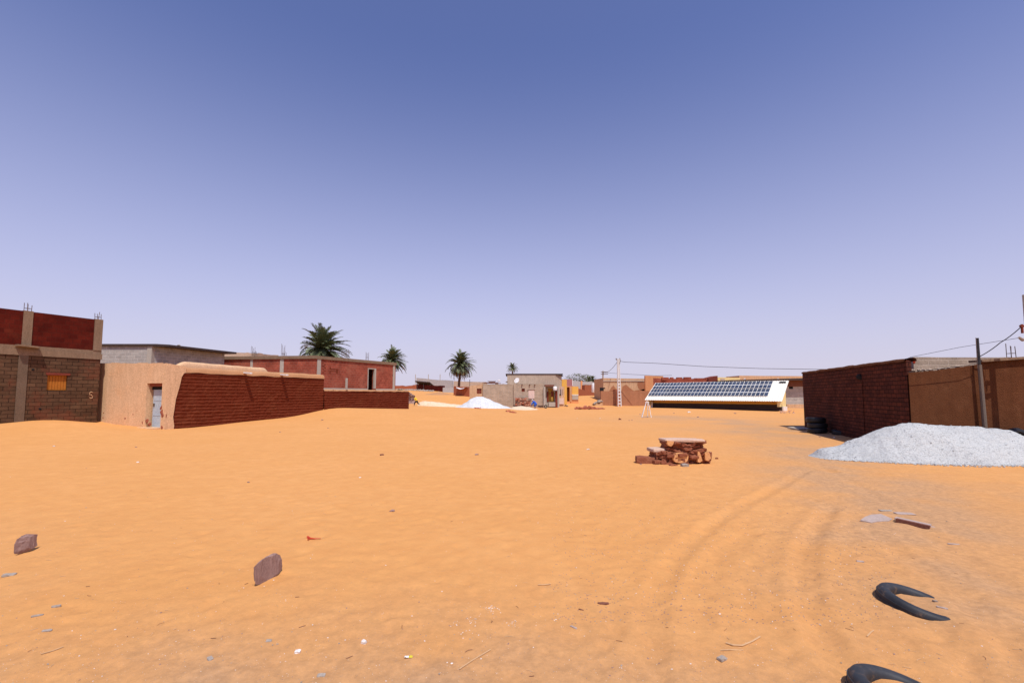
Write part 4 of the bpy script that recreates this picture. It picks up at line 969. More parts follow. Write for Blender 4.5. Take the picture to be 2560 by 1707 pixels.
# ------------------------------------------------------------------ ochre house and alley
oh = thing('ochre_house', 'ochre house with mauve sheet parapet and brown door along the alley', 'house', (at(1430,1010,64).x, 64, .2))
mb = MB(); P_, Q_, hs = box_house(mb, 1404.5, 1417, 61.5, 948, 6, ytop1=949); mb.build('pilaster', M['yellow'], oh)
mb = MB(); P_, Q_, hs = box_house(mb, 1396, 1411, 59.4, 966.5, 2, ytop1=966, zb=-.2); mb.build('side_wall', M['tan'], oh)
for x0, x1, y0, y1 in ((1398.5,1400.5,966,985), (1403,1405,966,995)):
    mb = MB(); panel(mb, P_, Q_, holepx(P_, Q_, x0, y1, x1, y0), -.1, .12); mb.build('post', M['pinkwhite'], oh)
mb = MB(); panel(mb, P_, Q_, holepx(P_, Q_, 1399.5, 987, 1406, 973), -.05, .08); mb.build('grey_meter_box', M['black'], oh)
mb = MB(); panel(mb, P_, Q_, holepx(P_, Q_, 1395.5, 1010, 1409, 995), -.12, .14); mb.build('white_plinth', M['pinkwhite'], oh)
mb = MB(); P_, Q_, hs = box_house(mb, 1408, 1446, 65.5, 965, 5, [(1412.5,1003,1424,967.5)], ytop1=966, hd=1.0); mb.build('front_wall', M['orange'], oh)
mb = MB(); panel(mb, P_, Q_, hs[0], .8, .06); mb.build('brown_door', M['brownwood'], oh)
for x0, x1 in ((1408.5,1411.5),(1425,1428.5)):
    mb = MB(); panel(mb, P_, Q_, holepx(P_, Q_, x0, 1004, x1, 967), -.1, .12); mb.build('door_jamb', M['pinkwhite'] if x0 < 1420 else M['tan'], oh)
mb = MB(); panel(mb, P_, Q_, holepx(P_, Q_, 1430, 986, 1445.5, 966.5), -.06, .08); mb.build('ochre_panel', M['yellow'], oh)
mb = MB(); panel(mb, P_, Q_, holepx(P_, Q_, 1430, 999, 1445.5, 987.5), -.10, .12); mb.build('grey_base', M['concrete'], oh)
mb = MB(); panel(mb, P_, Q_, holepx(P_, Q_, 1429.5, 987.6, 1446, 986), -.12, .15); mb.build('white_sill', M['white'], oh)
mb = MB(); P3, Q3, hs = box_house(mb, 1407, 1431, 67.0, 948, 4, zb=2.6); mb.build('sheet_parapet', M['mauve'], oh)
mb = MB(); panel(mb, P3, Q3, holepx(P3, Q3, 1430.3, 964, 1431.6, 947.5), -.08, .1); mb.build('corner_post', M['white'], oh)
mb = MB(); panel(mb, P3, Q3, holepx(P3, Q3, 1406, 965.4, 1431, 963.6), -.12, .14); mb.build('sheet_rail', M['mauve'], oh)
simple_wall('mud_wall', 'red mud wall bordering the far end of the sandy alley', 1445, 1493, 971, 984, 84, 92, M['redmud'], jag=.06, nseg=4)
simple_wall('mud_house', 'small red mud house with stepped top behind the alley wall', 1462, 1479, 962, 962, 93, 93, M['redmud'], thick=4, jag=.1, cat='house')
simple_wall('grey_house', 'pale grey house row across the end of the alley', 1431, 1508, 952, 956, 130, 130, M['greywall'], thick=6, jag=.2, nseg=10, cat='house')
simple_wall('chimney_stub', 'narrow pink wall stub on the far grey houses', 1452, 1456, 952, 952, 128, 128, M['orange'], thick=.6, cat='wall stub')
q = at(1487, 970, 100); bx = MB(); bx.lathe([(.001,-1),(.62,-1),(.66,-.9),(.66,.85),(.5,1.05),(.001,1.1)], 18, 0, False, Matrix.Translation(q)); tag(bx.build('water_tank', M['white'], smooth=True), 'white water tank at the end of the alley', 'water tank')

# ------------------------------------------------------------------ right of the alley: tan compound
tp = thing('tan_house', 'large tan house with bare brown plaster patches behind the low mud wall', 'house', (at(1510,1010,70).x, 70, .3))
mb = MB(); P_, Q_, hs = box_house(mb, 1508, 1662, 72, 945, 8, jag=.03, nseg=8, ytop1=947); mb.build('wall', M['tan'], tp)
mb = MB(); a = at(1508,952,71.9); b_ = at(1640,954,71.9); mb.box(a.x, b_.x, 71.9, 72.05, a.z-.1, a.z+.06); mb.build('string_course', M['tan_grey'], tp)
def blob(P, Q, pix, proud=.004):
    v = []
    for px, py in pix: u, z = onwall(P, Q, px, py); v.append(along(P, Q, u, proud) + (z,))
    v2 = [along(P, Q, onwall(P,Q,px,py)[0], -.02) + (onwall(P,Q,px,py)[1],) for px, py in pix]
    n = len(v); mb = MB(); mb.add(v+v2, [tuple(range(n))]+[(i,(i+1)%n,(i+1)%n+n,i+n) for i in range(n)]); return mb
for pix in ([(1523,977),(1529,967),(1534,963),(1537,968),(1543,974),(1545,978)],
            [(1553,978),(1556,966),(1565,961),(1575,970),(1586,978)],
            [(1593,961),(1595,953),(1601,951),(1609,957),(1616,967),(1618,973),(1608,977),(1600,974),(1596,970)],
            [(1584,978),(1588,976),(1612,972),(1625,978)]):
    blob(P_, Q_, pix, .02).build('bare_patch', M['stainbrown'], tp)
lw2 = thing('mud_wall', 'smooth brown mud wall around the yard beside the power pole', 'wall', (at(1503,1015,64).x, 64, .1))
mb = MB(); P_, Q_, hs = box_house(mb, 1502.5, 1541, 64, 977.5, .4, jag=.03, nseg=4); mb.build('left_wall', M['brownwall'], lw2)
mb = MB(); P_, Q_, hs = box_house(mb, 1548, 1640, 64.5, 977, .4, jag=.03, nseg=7); mb.build('right_wall', M['brownwall'], lw2)
mb = MB(); a = at(1541,1015,64).x; mb.box(a+.01, a+.55, 64.5, 66, -.2, at(0,974,65).z); mb.build('gate_post', M['redmud'], lw2)
mb = MB(); q = at(1505.5, 974, 64.1); mb.box(q.x-.28,q.x+.2,64.0,64.4,at(0,977.2,64.1).z,q.z+.3); mb.box(q.x+.2,q.x+.4,64.05,64.35,q.z+.12,q.z+.28); mb.build('black_box', M['black'], lw2)
mb = MB(); rr = random.Random(6)
for k in range(26):
    px = 1483 + 20*rr.random(); py = 1004 - 11*rr.random()*(px-1480)/22; q = at(px, py, 63.2); ub_ = (px-1476)/27.5; zk = gz(q.x,63.3)+.02+max(0,ub_)**1.1*.85*rr.uniform(.7,1); mb.rock((q.x, 63.2+rr.uniform(-.5,.2), zk), (rr.uniform(.12,.3),rr.uniform(.12,.25),rr.uniform(.08,.18)), k, k, 0, 1)
def sl(u, v):
    x = at(1476,985,63.4).x + u*(at(1503.5,985,63.4).x-at(1476,985,63.4).x); y = 62.4+2.2*v; return (x, y, gz(x,y)-.1+ (1.0*u**1.1)*(1-abs(2*v-1)**2))
tag(mb.build('stone_pile', M['greystone']), 'small pile of stones on the sand bank at the corner of the brown wall', 'stone pile')
mb = MB(); mb.grid(sl, 16, 12); tag(mb.build('sand_bank', M['mud_coat'], smooth=True), 'sand bank drifted against the left end of the brown mud wall', 'sand bank')

# loose bricks on the ground, each its own
rr = random.Random(21); k = 0
proto = None
for k in range(46):
    f = rr.random(); px = 1437 + 72*f; py = 1021 - 9*rr.random()*(1-abs(2*f-.85)) ; d = 52 + (1021-py)*.25
    q = at(px, py, 50.5); x, y = q.x, 50.5 + rr.uniform(-.9,.9); lay = int(rr.random()*3*(1-abs(2*f-.8)))
    if proto is None:
        mb = MB(); mb.box(-.19,.19,-.1,.1,-.065,.065); bm_ = mb.build('loose_brick', M['stackbrick'], None, origin=(0,0,0)); proto = bm_
        tag(bm_, 'loose red brick in the scatter on the sand before the alley', 'brick', 'loose bricks scattered before the alley'); o = bm_
    else: o = proto.copy(); COL.objects.link(o)
    o.location = (x, y, surf(x,y) + .05 + .12*lay); o.rotation_euler = (rr.uniform(-.25,.25), rr.uniform(-.3,.3), rr.uniform(0,3.1))
for px, py in ((1268,1029),(1273,1028),(1279,1031),(1286,1032),(1191,1021),(1198,1021.5),(1203,1020)):
    q = gp(px, py); o = proto.copy(); COL.objects.link(o); o.location = (q.x, q.y, q.z+.03); o.rotation_euler = (.1, .15, rr.uniform(0,3))
    o['label'] = 'loose red brick on the sand below the cream gravel spread' if px > 1250 else 'loose red brick at the foot of the bright white gravel heap'
    o['group'] = 'loose bricks below the cream gravel' if px > 1250 else 'loose bricks by the white heap'
mb = MB()
for k in range(14):
    px = 1386 + 34*rr.random(); q = gp(px, 1012+4*rr.random()); mb.rock(q+Vector((0,0,.05)), (rr.uniform(.08,.3),rr.uniform(.06,.14),rr.uniform(.04,.1)), k, k, 0, 1)
tag(mb.build('debris', M['greystone']), 'low scatter of grey building debris at the foot of the ochre house', 'debris', kind='stuff')
mb = MB()
for a, b_ in (((1393,1013),(1402,1008)),((1402,1008.5),(1415,1014)),((1386,1015),(1395,1013)),((1408,1015),(1420,1017))):
    p, q = gp(*a), gp(*b_); mb.beam(p+Vector((0,0,.12)), q+Vector((0,0,.08)), .09, .06)
tag(mb.build('timber', M['oldwood']), 'bent dark timbers lying on the sand by the ochre house', 'timber')
# barrow-like scrap behind the crouching person
sc_ = thing('wheelbarrow', 'tipped dark wheelbarrow on the sand beside the crouching person', 'wheelbarrow', (at(1350,1015,54.5).x, 54.5, surf(at(1350,1015,54.5).x,54.5)))
q = Vector((at(1351,1010,54.5).x, 54.5, surf(at(1350,1015,54.5).x,54.5)))
mb = MB(); mb.add([q+Vector(v) for v in ((-.22,-.2,.12),(.22,-.2,.12),(.40,-.27,.36),(-.34,-.27,.33),(-.22,.2,.12),(.22,.2,.12),(.40,.27,.36),(-.34,.27,.33))], [(0,1,2,3),(4,7,6,5),(0,3,7,4),(1,5,6,2),(0,4,5,1)]); mb.build('tray', M['steel'], sc_)
mb = MB(); mb.lathe([(.10,-.04),(.19,-.05),(.21,0),(.19,.05),(.10,.04)], 18, 0, True, Matrix.Translation(q+Vector((.62,0,.2))) @ Matrix.Rotation(R(90),4,'X')); mb.build('wheel', M['tyre_black'], sc_)
for s in (-.2,.2):
    mb = MB(); mb.tube([q+Vector((.6,s*.5,.2)), q+Vector((0,s,.1)), q+Vector((-1.0,s*1.4,.38))], .025, 6); mb.build('handle', M['redscrap'] if s > 0 else M['steel'], sc_)
# ------------------------------------------------------------------ solar shelter
sA = at(1612, 1001, 54.0); sB = at(1955, 1003.5, 44.0); ez = .97
e_ = Vector((sB.x-sA.x, sB.y-sA.y, 0)); SL = e_.length; e_.normalize(); p_ = Vector((-e_.y, e_.x, 0)); SW, RZ = 2.75, 3.0
def S(u, v, h=0):
    """point on the roof: u metres along the eave, v 0 eave..1 ridge, h metres off the sheet"""
    nn = (Vector((0,0,1))*SW - p_*(RZ-ez)).normalized()
    return Vector((sA.x, sA.y, 0)) + e_*u + p_*SW*v + Vector((0,0,ez+(RZ-ez)*v)) + nn*h
so = thing('solar_shelter', 'low shelter with blue solar panels on a white sheet roof, facing the open sand', 'solar shelter', (sA.x, sA.y, 0))
mb = MB(); nu_ = int(SL/.055)
mb.grid(lambda u, v: S(u*SL, v, .018*math.cos(u*nu_*math.pi/2)), nu_, 6)
mb.grid(lambda u, v: S(u*SL, v, -.03+.018*math.cos(u*nu_*math.pi/2)), nu_, 1)
for v in (0, 1): mb.grid(lambda u, w_, v=v: S(u*SL, v, -.03*w_+.018*math.cos(u*nu_*math.pi/2)), nu_, 1)
mb.build('roof_sheet', M['whitesheet'], so)
u0, u1_ = .10, SL*.905; nc = 33; cw = (u1_-u0)/nc; v0, v1_ = .205, .97; first = None
cells = MB()
for r_ in range(2):
    for k in range(nc):
        mb = MB(); ua, ub = u0+k*cw+.020, u0+(k+1)*cw-.020
        va = v0+(v1_-v0)*r_/2+.012; vb = v0+(v1_-v0)*(r_+1)/2-.012; vm_ = (va+vb)/2
        q = [S(ua,va,.05),S(ub,va,.05),S(ub,vb,.05),S(ua,vb,.05),S(ua,va,.085),S(ub,va,.085),S(ub,vb,.085),S(ua,vb,.085)]
        mb.add(q, [(0,3,2,1),(4,5,6,7),(0,1,5,4),(1,2,6,5),(2,3,7,6),(3,0,4,7)], 0)
        g = .008
        for a_, b_ in ((va+.004, vm_-.012), (vm_+.012, vb-.004)):
            mb.add([S(ua+g,a_,.089),S(ub-g,a_,.089),S(ub-g,b_,.089),S(ua+g,b_,.089)], [(0,1,2,3)], 1)
        mb.build('solar_panel', [M['white'], M['cell']], so)
mb = MB()
for v in (.25,.5,.66,.92): mb.beam(S(.15,v,.035), S(SL*.9,v,.035), .05, .045)
mb.build('panel_rail', M['white'], so)
setb = .46
mb = MB(); a = S(.25, setb); b_ = S(SL-.35, setb)
def vq(mb, a, b_, z0, z1, th=.12):
    n = Vector((-(b_-a).y, (b_-a).x, 0)).normalized()*th
    mb.prism([(a.x,a.y),(b_.x,b_.y),(b_.x+n.x,b_.y+n.y),(a.x+n.x,a.y+n.y)], z0, z1)
vq(mb, a, b_, .62, a.z-.05); mb.build('front_wall', M['yellow'], so)
mb = MB(); vq(mb, a - p_*.04, b_ - p_*.04, -.3, .62, .16); mb.build('dark_base', M['roofdark'], so)
for k in range(9):
    u = .8 + (SL-1.6)*k/8; mb = MB(); mb.beam(S(u, .005, -.10), S(u, .45, -.10), .10, .12); mb.build('rafter_end', M['oldwood'], so)
mb = MB()
for uu, sg in ((SL-.35, 1), (.25, -1)):
    a0 = S(uu, setb); a1 = S(uu, .97); th = e_*.12*sg
    af = S(uu, .06)
    P5 = [Vector((af.x,af.y,.42)), Vector((a1.x,a1.y,.42)), S(uu,.97,-.06), S(uu,.06,-.06)]
    mb.add(P5 + [q-th for q in P5], [(0,1,2,3),(7,6,5,4),(0,4,5,1),(1,5,6,2),(2,6,7,3),(3,7,4,0)])
mb.build('gable_wall', M['yellowpale'], so)
mb = MB()
for uu in (SL-.34, .24):
    a0 = S(uu, setb) + p_*.1; a1 = S(uu, 1.0); mb.beam((a0.x,a0.y,.06), (a1.x,a1.y,.06), .2, .71)
mb.build('concrete_footing', M['offwhite'], so)
mb = MB(); a = S(.25, .975); b_ = S(SL-.35, .975); vq(mb, a, b_, -.3, RZ-.12); mb.build('rear_wall', M['yellowpale'], so)
mb = MB(); a = S(SL*.945, .90, .05); b_ = S(SL*.985, .90, .05); mb.beam(a, b_, .22, .05, up=S(0,0,1)-S(0,0,0)); mb.build('vent_plate', M['black'], so)
mb = MB(); a = S(.35, setb)-p_*.3; mb.box(a.x-.1,a.x+.1,a.y-.1,a.y+.1,-.2,.78); mb.build('corner_post', M['offwhite'], so)
# white A-frame stand
q = gp(1612, 1043); g0_ = q.z; at_f = thing('metal_stand', 'white metal A shaped stand on the sand at the left end of the solar shelter', 'stand', q)
def P2(px, dy, z): s = at(px, 985, q.y); return Vector((s.x, q.y+dy, g0_+z))
for pts in (((1600,-.35,0),(1614,-.12,1.08)), ((1604.5,.30,0),(1616,.10,1.08)), ((1624,-.32,0),(1619,-.12,1.08)), ((1621,.30,0),(1619.5,.10,1.08))):
    mb = MB(); mb.tube([P2(*pts[0]) - Vector((0,0,.05)), P2(*pts[1])], .021, 8); mb.build('leg', M['white'], at_f)
for a_, b_ in (((1613,-.12,1.08),(1621,-.12,1.08)), ((1613,.10,1.08),(1621,.10,1.08)), ((1608,-.22,.62),(1612,.18,.62)), ((1621.5,-.22,.55),(1620,.2,.55)), ((1617,0,1.08),(1616.5,0,1.30))):
    mb = MB(); mb.tube([P2(*a_), P2(*b_)], .019, 8); mb.build('crossbar', M['white'], at_f)
mb = MB(); mb.beam(P2(1600,0,.03)-Vector((0,.4,0)), P2(1600,0,.03)+Vector((.7,.3,0)), .10, .02); mb.build('foot_plate', M['weatherwood'], at_f)

# ------------------------------------------------------------------ power poles and cables
pb = at(1549, 1016, 63); zb = gz(pb.x, 63); pp = thing('power_pole', 'tall white concrete power pole with ladder like openings in front of the brown mud wall', 'power pole', (pb.x, 63, zb))
zt_ = at(1545, 897, 63).z; xt = at(1545.5, 897, 63).x; hh_ = zt_-zb
def pol(f): return Vector((pb.x + (xt-pb.x)*f, 63, zb-.2 + (hh_+.2)*f)), .21*(1-f)+.10*f
mb = MB()
for sg in (-1, 1):
    a, wa = pol(0); b_, wb = pol(1)
    for i in range(10):
        f0, f1 = i/10, (i+1)/10; c0, w0_ = pol(f0); c1, w1_ = pol(f1)
        mb.beam(c0 + Vector((sg*w0_,0,0)), c1 + Vector((sg*w1_,0,0)), .10, .30, up=(0,1,0))
nb = 9
for k in range(nb+1):
    f = .02 + .60*k/nb; c0, w0_ = pol(f); mb.beam(c0-Vector((w0_,0,0)), c0+Vector((w0_,0,0)), .28, .17)
for i in range(8):
    f0, f1 = .64+.36*i/8, .64+.36*(i+1)/8; c0, w0_ = pol(f0); c1, _ = pol(f1); mb.beam(c0, c1, 2*w0_, .18, up=(0,1,0))
mb.build('shaft', mat_noise('pale_concrete', (.60,.60,.60), (.68,.68,.68), 2, 20, .3, .01), pp)
mb = MB(); c1, _ = pol(.985); mb.beam(c1+Vector((-.32,0,0)), c1+Vector((.28,0,0)), .1, .1); mb.build('crossarm', M['steel'], pp)
for dx in (-.28, .22):
    mb = MB(); mb.lathe([(.001,0),(.06,0),(.09,.05),(.05,.09),(.08,.13),(.001,.17)], 10, 0, False, Matrix.Translation(c1+Vector((dx,0,.05)))); mb.build('insulator', M['greystone'], pp)
mb = MB(); c2, _ = pol(.9); mb.tube([c2+Vector((.15,-.2,0)), c1+Vector((.25,-.2,-.1))], .04, 6); mb.build('cable_guard', M['steel'], pp)
fp = at(1507, 976, 110); fpz = gz(fp.x, 110); pf = thing('power_pole', 'thin far power pole with two short crossarms left of the tan house', 'power pole', (fp.x, 110, fpz))
mb = MB(); ft = at(1507.5, 927, 110); mb.tube([(fp.x,110,fpz-.3),(ft.x,110,ft.z)], [.22,.16], 8); mb.build('shaft', M['concrete'], pf)
for dy_ in (930, 935):
    mb = MB(); q = at(1507, dy_, 110); mb.beam((q.x-.5,109.8,q.z),(q.x+1.2,109.8,q.z), .14, .14); mb.build('crossarm', M['steel'], pf)
def cable(label, pts, r, n=10, sag=0):
    mb = MB(); out = []
    for i in range(len(pts)-1):
        a, b_ = Vector(pts[i]), Vector(pts[i+1])
        for k in range(n): f = k/n; q = a.lerp(b_, f); q.z -= sag*4*f*(1-f)/max(1,len(pts)-1); out.append(q)
    out.append(Vector(pts[-1])); mb.tube(out, r, 5)
    return tag(mb.build('cable', M['cable']), label, 'cable')
cable('dark overhead cable from the tall white pole across to the right building', [at(1547,902,63), at(1562,905,62.8), at(1640,908,61), at(1760,916,58), at(1900,921,56), at(2040,923,54), at(2300,921,52)], .028)
cable('short overhead cable between the tall white pole and the far pole', [at(1545,902,63), at(1509,930,110)], .03, 12, .6)
cable('faint lower overhead cable over the tan house roof', [at(1509,931,110), at(1550,934,95), at(1640,939,90), at(1680,938,88)], .03)

# ------------------------------------------------------------------ houses behind the solar shelter
o1, a, b_ = simple_wall('orange_wall', 'bright orange rendered wall just above the left end of the solar panels', 1613, 1658, 939, 940, 70, 70, M['orange'], thick=.5, zb=0, nseg=4, jag=.03)
rw, a, b_ = simple_wall('brick_wall', 'broken red brick wall top with gaps above the solar panels', 1633, 1766, 946, 947, 66, 64, M['redbrick_pale'], thick=.3, nseg=12, jag=.10)
for x0, x1, y in ((1653,1672,944),(1674,1684,944),(1690,1706,944),(1708,1728,943.5),(1735,1768,946)):
    a = at(x0, y, 65.8); b_ = at(x1, y, 65.4); mb = MB(); mb.box(a.x, b_.x, 65.4, 65.8, a.z-.35, a.z+.04); mb.build('brick_course', M['redbrick_pale'], rw)
bx, a, b_ = simple_wall('roof_shed', 'dark maroon sheet shed on the roofs behind the solar panels', 1771, 1794, 945, 939, 66, 66, M['woodred'], thick=2.5, nseg=1, jag=0, cat='shed')
yh, a, b_ = simple_wall('yellow_house', 'pale yellow house behind the right half of the solar panels', 1794, 1850, 943, 944, 74, 74, M['yellowpale'], thick=6, nseg=3, jag=.02, cat='house')
mb = MB(); q = at(1805, 946, 73.9); panel(mb, (a.x,74), (b_.x,74), holepx((a.x,74),(b_.x,74),1801,960,1812,946), -.04, .06); mb.build('stain_patch', M['tan_grey'], yh)
th_, a, b_ = simple_wall('tan_wall', 'long tan wall behind the dark flat roof at the right', 1848, 2030, 939, 940, 80, 80, M['tan'], thick=5, nseg=6, jag=.03)
dk = thing('block_house', 'grey block house with long thin dark roof behind the right end of the solar shelter', 'house', (at(1990,1020,60).x, 60, 0))
mb = MB(); P_, Q_, hs = box_house(mb, 1840, 2030, 60, 950.5, 5, [(1972,972,1983,964)], nseg=1); mb.build('wall', M['block_grey'], dk)
mb = MB(); panel(mb, P_, Q_, hs[0], .12, .04); mb.build('window', M['black'], dk)
mb = MB(); a = at(1830, 951, 59); b_ = at(2040, 945.5, 59); mb.add([(a.x,58.9,a.z-.06),(b_.x,58.9,b_.z-.22),(b_.x,65,b_.z-.22),(a.x,65,a.z-.06),(a.x,58.9,a.z+.06),(b_.x,58.9,b_.z+.08),(b_.x,65,b_.z+.08),(a.x,65,a.z+.06)], [(3,2,1,0),(4,5,6,7),(0,1,5,4),(1,2,6,5),(2,3,7,6),(3,0,4,7)]); mb.build('roof', M['roofdark'], dk)
mb = MB(); panel(mb, P_, Q_, holepx(P_, Q_, 1962, 966, 2028, 951), -.05, .07); mb.build('upper_band', M['oldwood'], dk)
mb = MB(); panel(mb, P_, Q_, holepx(P_, Q_, 1966, 1023, 2028, 1010), -.12, .14); mb.build('pale_plinth', M['tan'], dk)
for i, (px, py) in enumerate(((1945,946),(1974,937),(1994,946),(1862,948))):
    q = at(px, py, 60.5); mb = MB(); mb.rock((q.x,60.5,at(px,947.5,60.5).z), (.14,.15,.12) if i != 1 else (.18,.15,.16), i+70, 0, 0, 1); mb.build('roof_stone', M['whitestone'] if i != 1 else M['greystone'], dk)
mb = MB(); rr = random.Random(31)
for k in range(30):
    q = gp(1945+40*rr.random(), 1026+7*rr.random()); mb.rock(q+Vector((0,0,.02)), (rr.uniform(.05,.16),rr.uniform(.05,.12),rr.uniform(.03,.09)), k, k, 0, 1)
tag(mb.build('rubble', M['stackbrickpale']), 'low line of broken stones on the sand right of the solar shelter', 'rubble', kind='stuff')
# ------------------------------------------------------------------ right building
C_ = at(2008, 985, 23.0); N_ = at(2270, 985, 13.6); zc = at(2006, 932.5, 23).z; zn = at(2268, 899.5, 13.6).z
C2, N2 = (C_.x, C_.y), (N_.x, N_.y)
st = thing('brick_store', 'dark mud brick store with its long left side in shade behind the white gravel', 'house', (C_.x, C_.y, 0))
mb = MB(); poly = [C2, N2, (N_.x+.16, N_.y+.01), (C_.x+3, C_.y+.3)]
wall(mb, C2, N2, -.3, zc, zn, (), .2, 16, .018, 5); wall(mb, N2, poly[2], -.3, zn, zn-.02, (), .2, 1, .0, 2); wall(mb, poly[2], poly[3], -.3, zn-.02, zc); wall(mb, poly[3], C2, -.3, zc, zc)
mb.add([(p[0],p[1],z-.06) for p, z in zip(poly, (zc,zn,zn-.02,zc))], [(0,1,2,3)]); mb.build('wall', M['darkbrick'], st)
mb = MB(); Ls = math.hypot(N2[0]-C2[0], N2[1]-C2[1])
def cop3(u, v):
    a = math.pi*v; q = along(C2, N2, u*Ls, .05-.16+.16*math.cos(a)); return (q[0], q[1], zc+(zn-zc)*u - .04 + .10*math.sin(a)**.7 + .03*mnoise.noise((u*20, v*2, 3)))
mb.grid(cop3, 60, 6); mb.build('coping', M['brownmud'], st, smooth=True)
mb = MB(); u, z = onwall(C2, N2, 2151, 942); q = along(C2, N2, u, .01); mb.rock((q[0],q[1],z), (.10,.16,.11), 5, 0, 0, 2); mb.build('vent_hole', M['black'], st)
mb = MB(); u, z = onwall(C2, N2, 2155, 990); q = along(C2, N2, u, .0); pillar(mb, q, (N2[0]-C2[0], N2[1]-C2[1]), .22, .05, -.2, 2.15); mb.build('mud_strip', M['darkbrick'], st)
ph = thing('plaster_house', 'brown mud plastered house at the right edge behind the white gravel heap', 'house', (N_.x, N_.y, 0))
def pw_(px): 
    k = (px-2270)/1150.0; y = 13.50 - (px-2270)*.0006; return (at(px,985,y).x, y)
tops = [(2274,931),(2300,929.5),(2340,926),(2400,918),(2446,911),(2450,905),(2505,900),(2560,896),(2640,891),(2760,884)]
mb = MB(); pts = []
for px, py in tops: q = pw_(px); pts.append((q, at(px, py, q[1]).z))
for (a, za), (b_, zb_) in zip(pts[:-1], pts[1:]): wall(mb, a, b_, -.3, za, zb_, (), .2, 2, .008, 3)
last = pts[-1][0]; bk = [(last[0]+.3, last[1]+5), (pts[0][0][0]+3.2, pts[0][0][1]+5)]
wall(mb, last, bk[0], -.3, pts[-1][1], 2.6); wall(mb, bk[0], bk[1], -.3, 2.6, 2.3)
mb.add([(p[0],p[1],z-.05) for p, z in pts] + [(bk[0][0],bk[0][1],2.5),(bk[1][0],bk[1][1],2.3)], [tuple(range(len(pts)+2))]); mb.build('wall', M['brownmud'], ph)
mb = MB(); a = pw_(2452); b_ = pw_(2760); za = at(2452,905.5,a[1]).z; zb_ = at(2760,884,b_[1]).z
mb.beam((a[0],a[1]+.10,za+.035), (b_[0],b_[1]+.10,zb_+.035), .42, .07); mb.build('eave_slab', M['concrete_brown'], ph)
mb = MB(); a = at(2283, 893, 15.4); b_ = at(2600, 893.5, 15.0); shell(mb, [(a.x,a.y),(b_.x,b_.y),(b_.x,b_.y+.2),(a.x,a.y+.2)], 2.2, [a.z,b_.z,b_.z,a.z], nseg=8, jag=.015); mb.build('roof_parapet', M['block_tan'], ph)
mb = MB(); rr = random.Random(12)
for k in range(26):
    px = 2278 + 165*rr.random(); q = at(px, 927-(px-2278)*.07+rr.uniform(-3,2), 14.0); mb.rock((q.x, 14.0+rr.uniform(-.1,.3), q.z), (rr.uniform(.03,.10),rr.uniform(.03,.08),rr.uniform(.02,.05)), k, k, 0, 1)
mb.build('roof_rubble', M['tan_grey'], ph)
mb = MB(); q = at(2279, 904, 15.3); mb.rock((q.x,q.y-.1,q.z), (.05,.05,.08), 4, 0, 0, 1); mb.build('red_lamp', M['redscrap'], ph)
mb = MB(); q = at(2519, 896, 15.2); rebars(mb, (q.x+.02, 15.1), q.z, .46, .075, 4, .011, 4); mb.build('rebar', M['steel'], ph)
# concrete post standing against the wall, with rods and a cable
w0 = pw_(2462); q0 = at(2462, 1066, w0[1]-.14); q1_ = at(2448, 903, w0[1]-.14); q2_ = at(2444, 845, w0[1]-.1)
cp = thing('concrete_post', 'grey concrete post with bare steel rods standing against the brown plaster wall', 'post', (q0.x, q0.y, 0))
mb = MB(); mb.tube([(q0.x+.03,q0.y,-.3),(q0.x,q0.y,q0.z),(q1_.x,q1_.y,q1_.z-.1)], [.060,.056,.048], 8); mb.build('shaft', M['concrete_pink'], cp)
mb = MB(); mb.tube([(q1_.x,q1_.y,q1_.z-.3),(q2_.x,q2_.y,q2_.z)], [.034,.026], 6); mb.build('top_rod', M['cable'], cp)
mb = MB(); mb.tube([(q1_.x-.06,q1_.y,q1_.z-.2),(q2_.x-.05,q2_.y,q2_.z+.01)], .009, 5); mb.build('steel_rod', M['steel'], cp)
# service pole at the right edge, only its bracket in the picture
sp = at(2585, 985, 12.6); spole = thing('service_pole', 'service pole at the right edge with its cable bracket reaching into view', 'power pole', (sp.x, sp.y, 0))
mb = MB(); mb.tube([(sp.x,sp.y,-.2),(sp.x,sp.y,4.4)], [.10,.08], 10); mb.build('shaft', M['concrete'], spole)
br = at(2552, 815, 12.6); mb = MB(); mb.beam((sp.x,sp.y,br.z), (br.x-.02,br.y,br.z), .05, .05); mb.beam((br.x+.03,br.y,br.z+.05), (br.x+.03,br.y,br.z-.2), .04, .04); mb.build('bracket', M['woodred'], spole)
br2 = at(2552, 845, 12.6); mb = MB(); mb.tube([(br2.x-.05,br2.y,br2.z+.02),(br2.x+.04,br2.y,br2.z-.05),(sp.x,sp.y,br2.z)], [.03,.045,.03], 8); mb.build('cable_clamp', M['greystone'], spole)
cable('black cable rising from the concrete post to the bracket at the right edge', [(q1_.x,q1_.y,at(2450,892,q1_.y).z), at(2500,857,13.0), at(2553,817,12.6)], .012, 10, .05)
cable('thin slack cable running along the top of the brown plaster wall', [at(2272,930,13.3), at(2350,922,13.25), at(2420,913,13.2), at(2452,905,13.2)], .008)
cable('thin high cable crossing the sky above the brown plaster house', [at(2274,893,15), at(2400,868,14), at(2552,844,12.6)], .006)

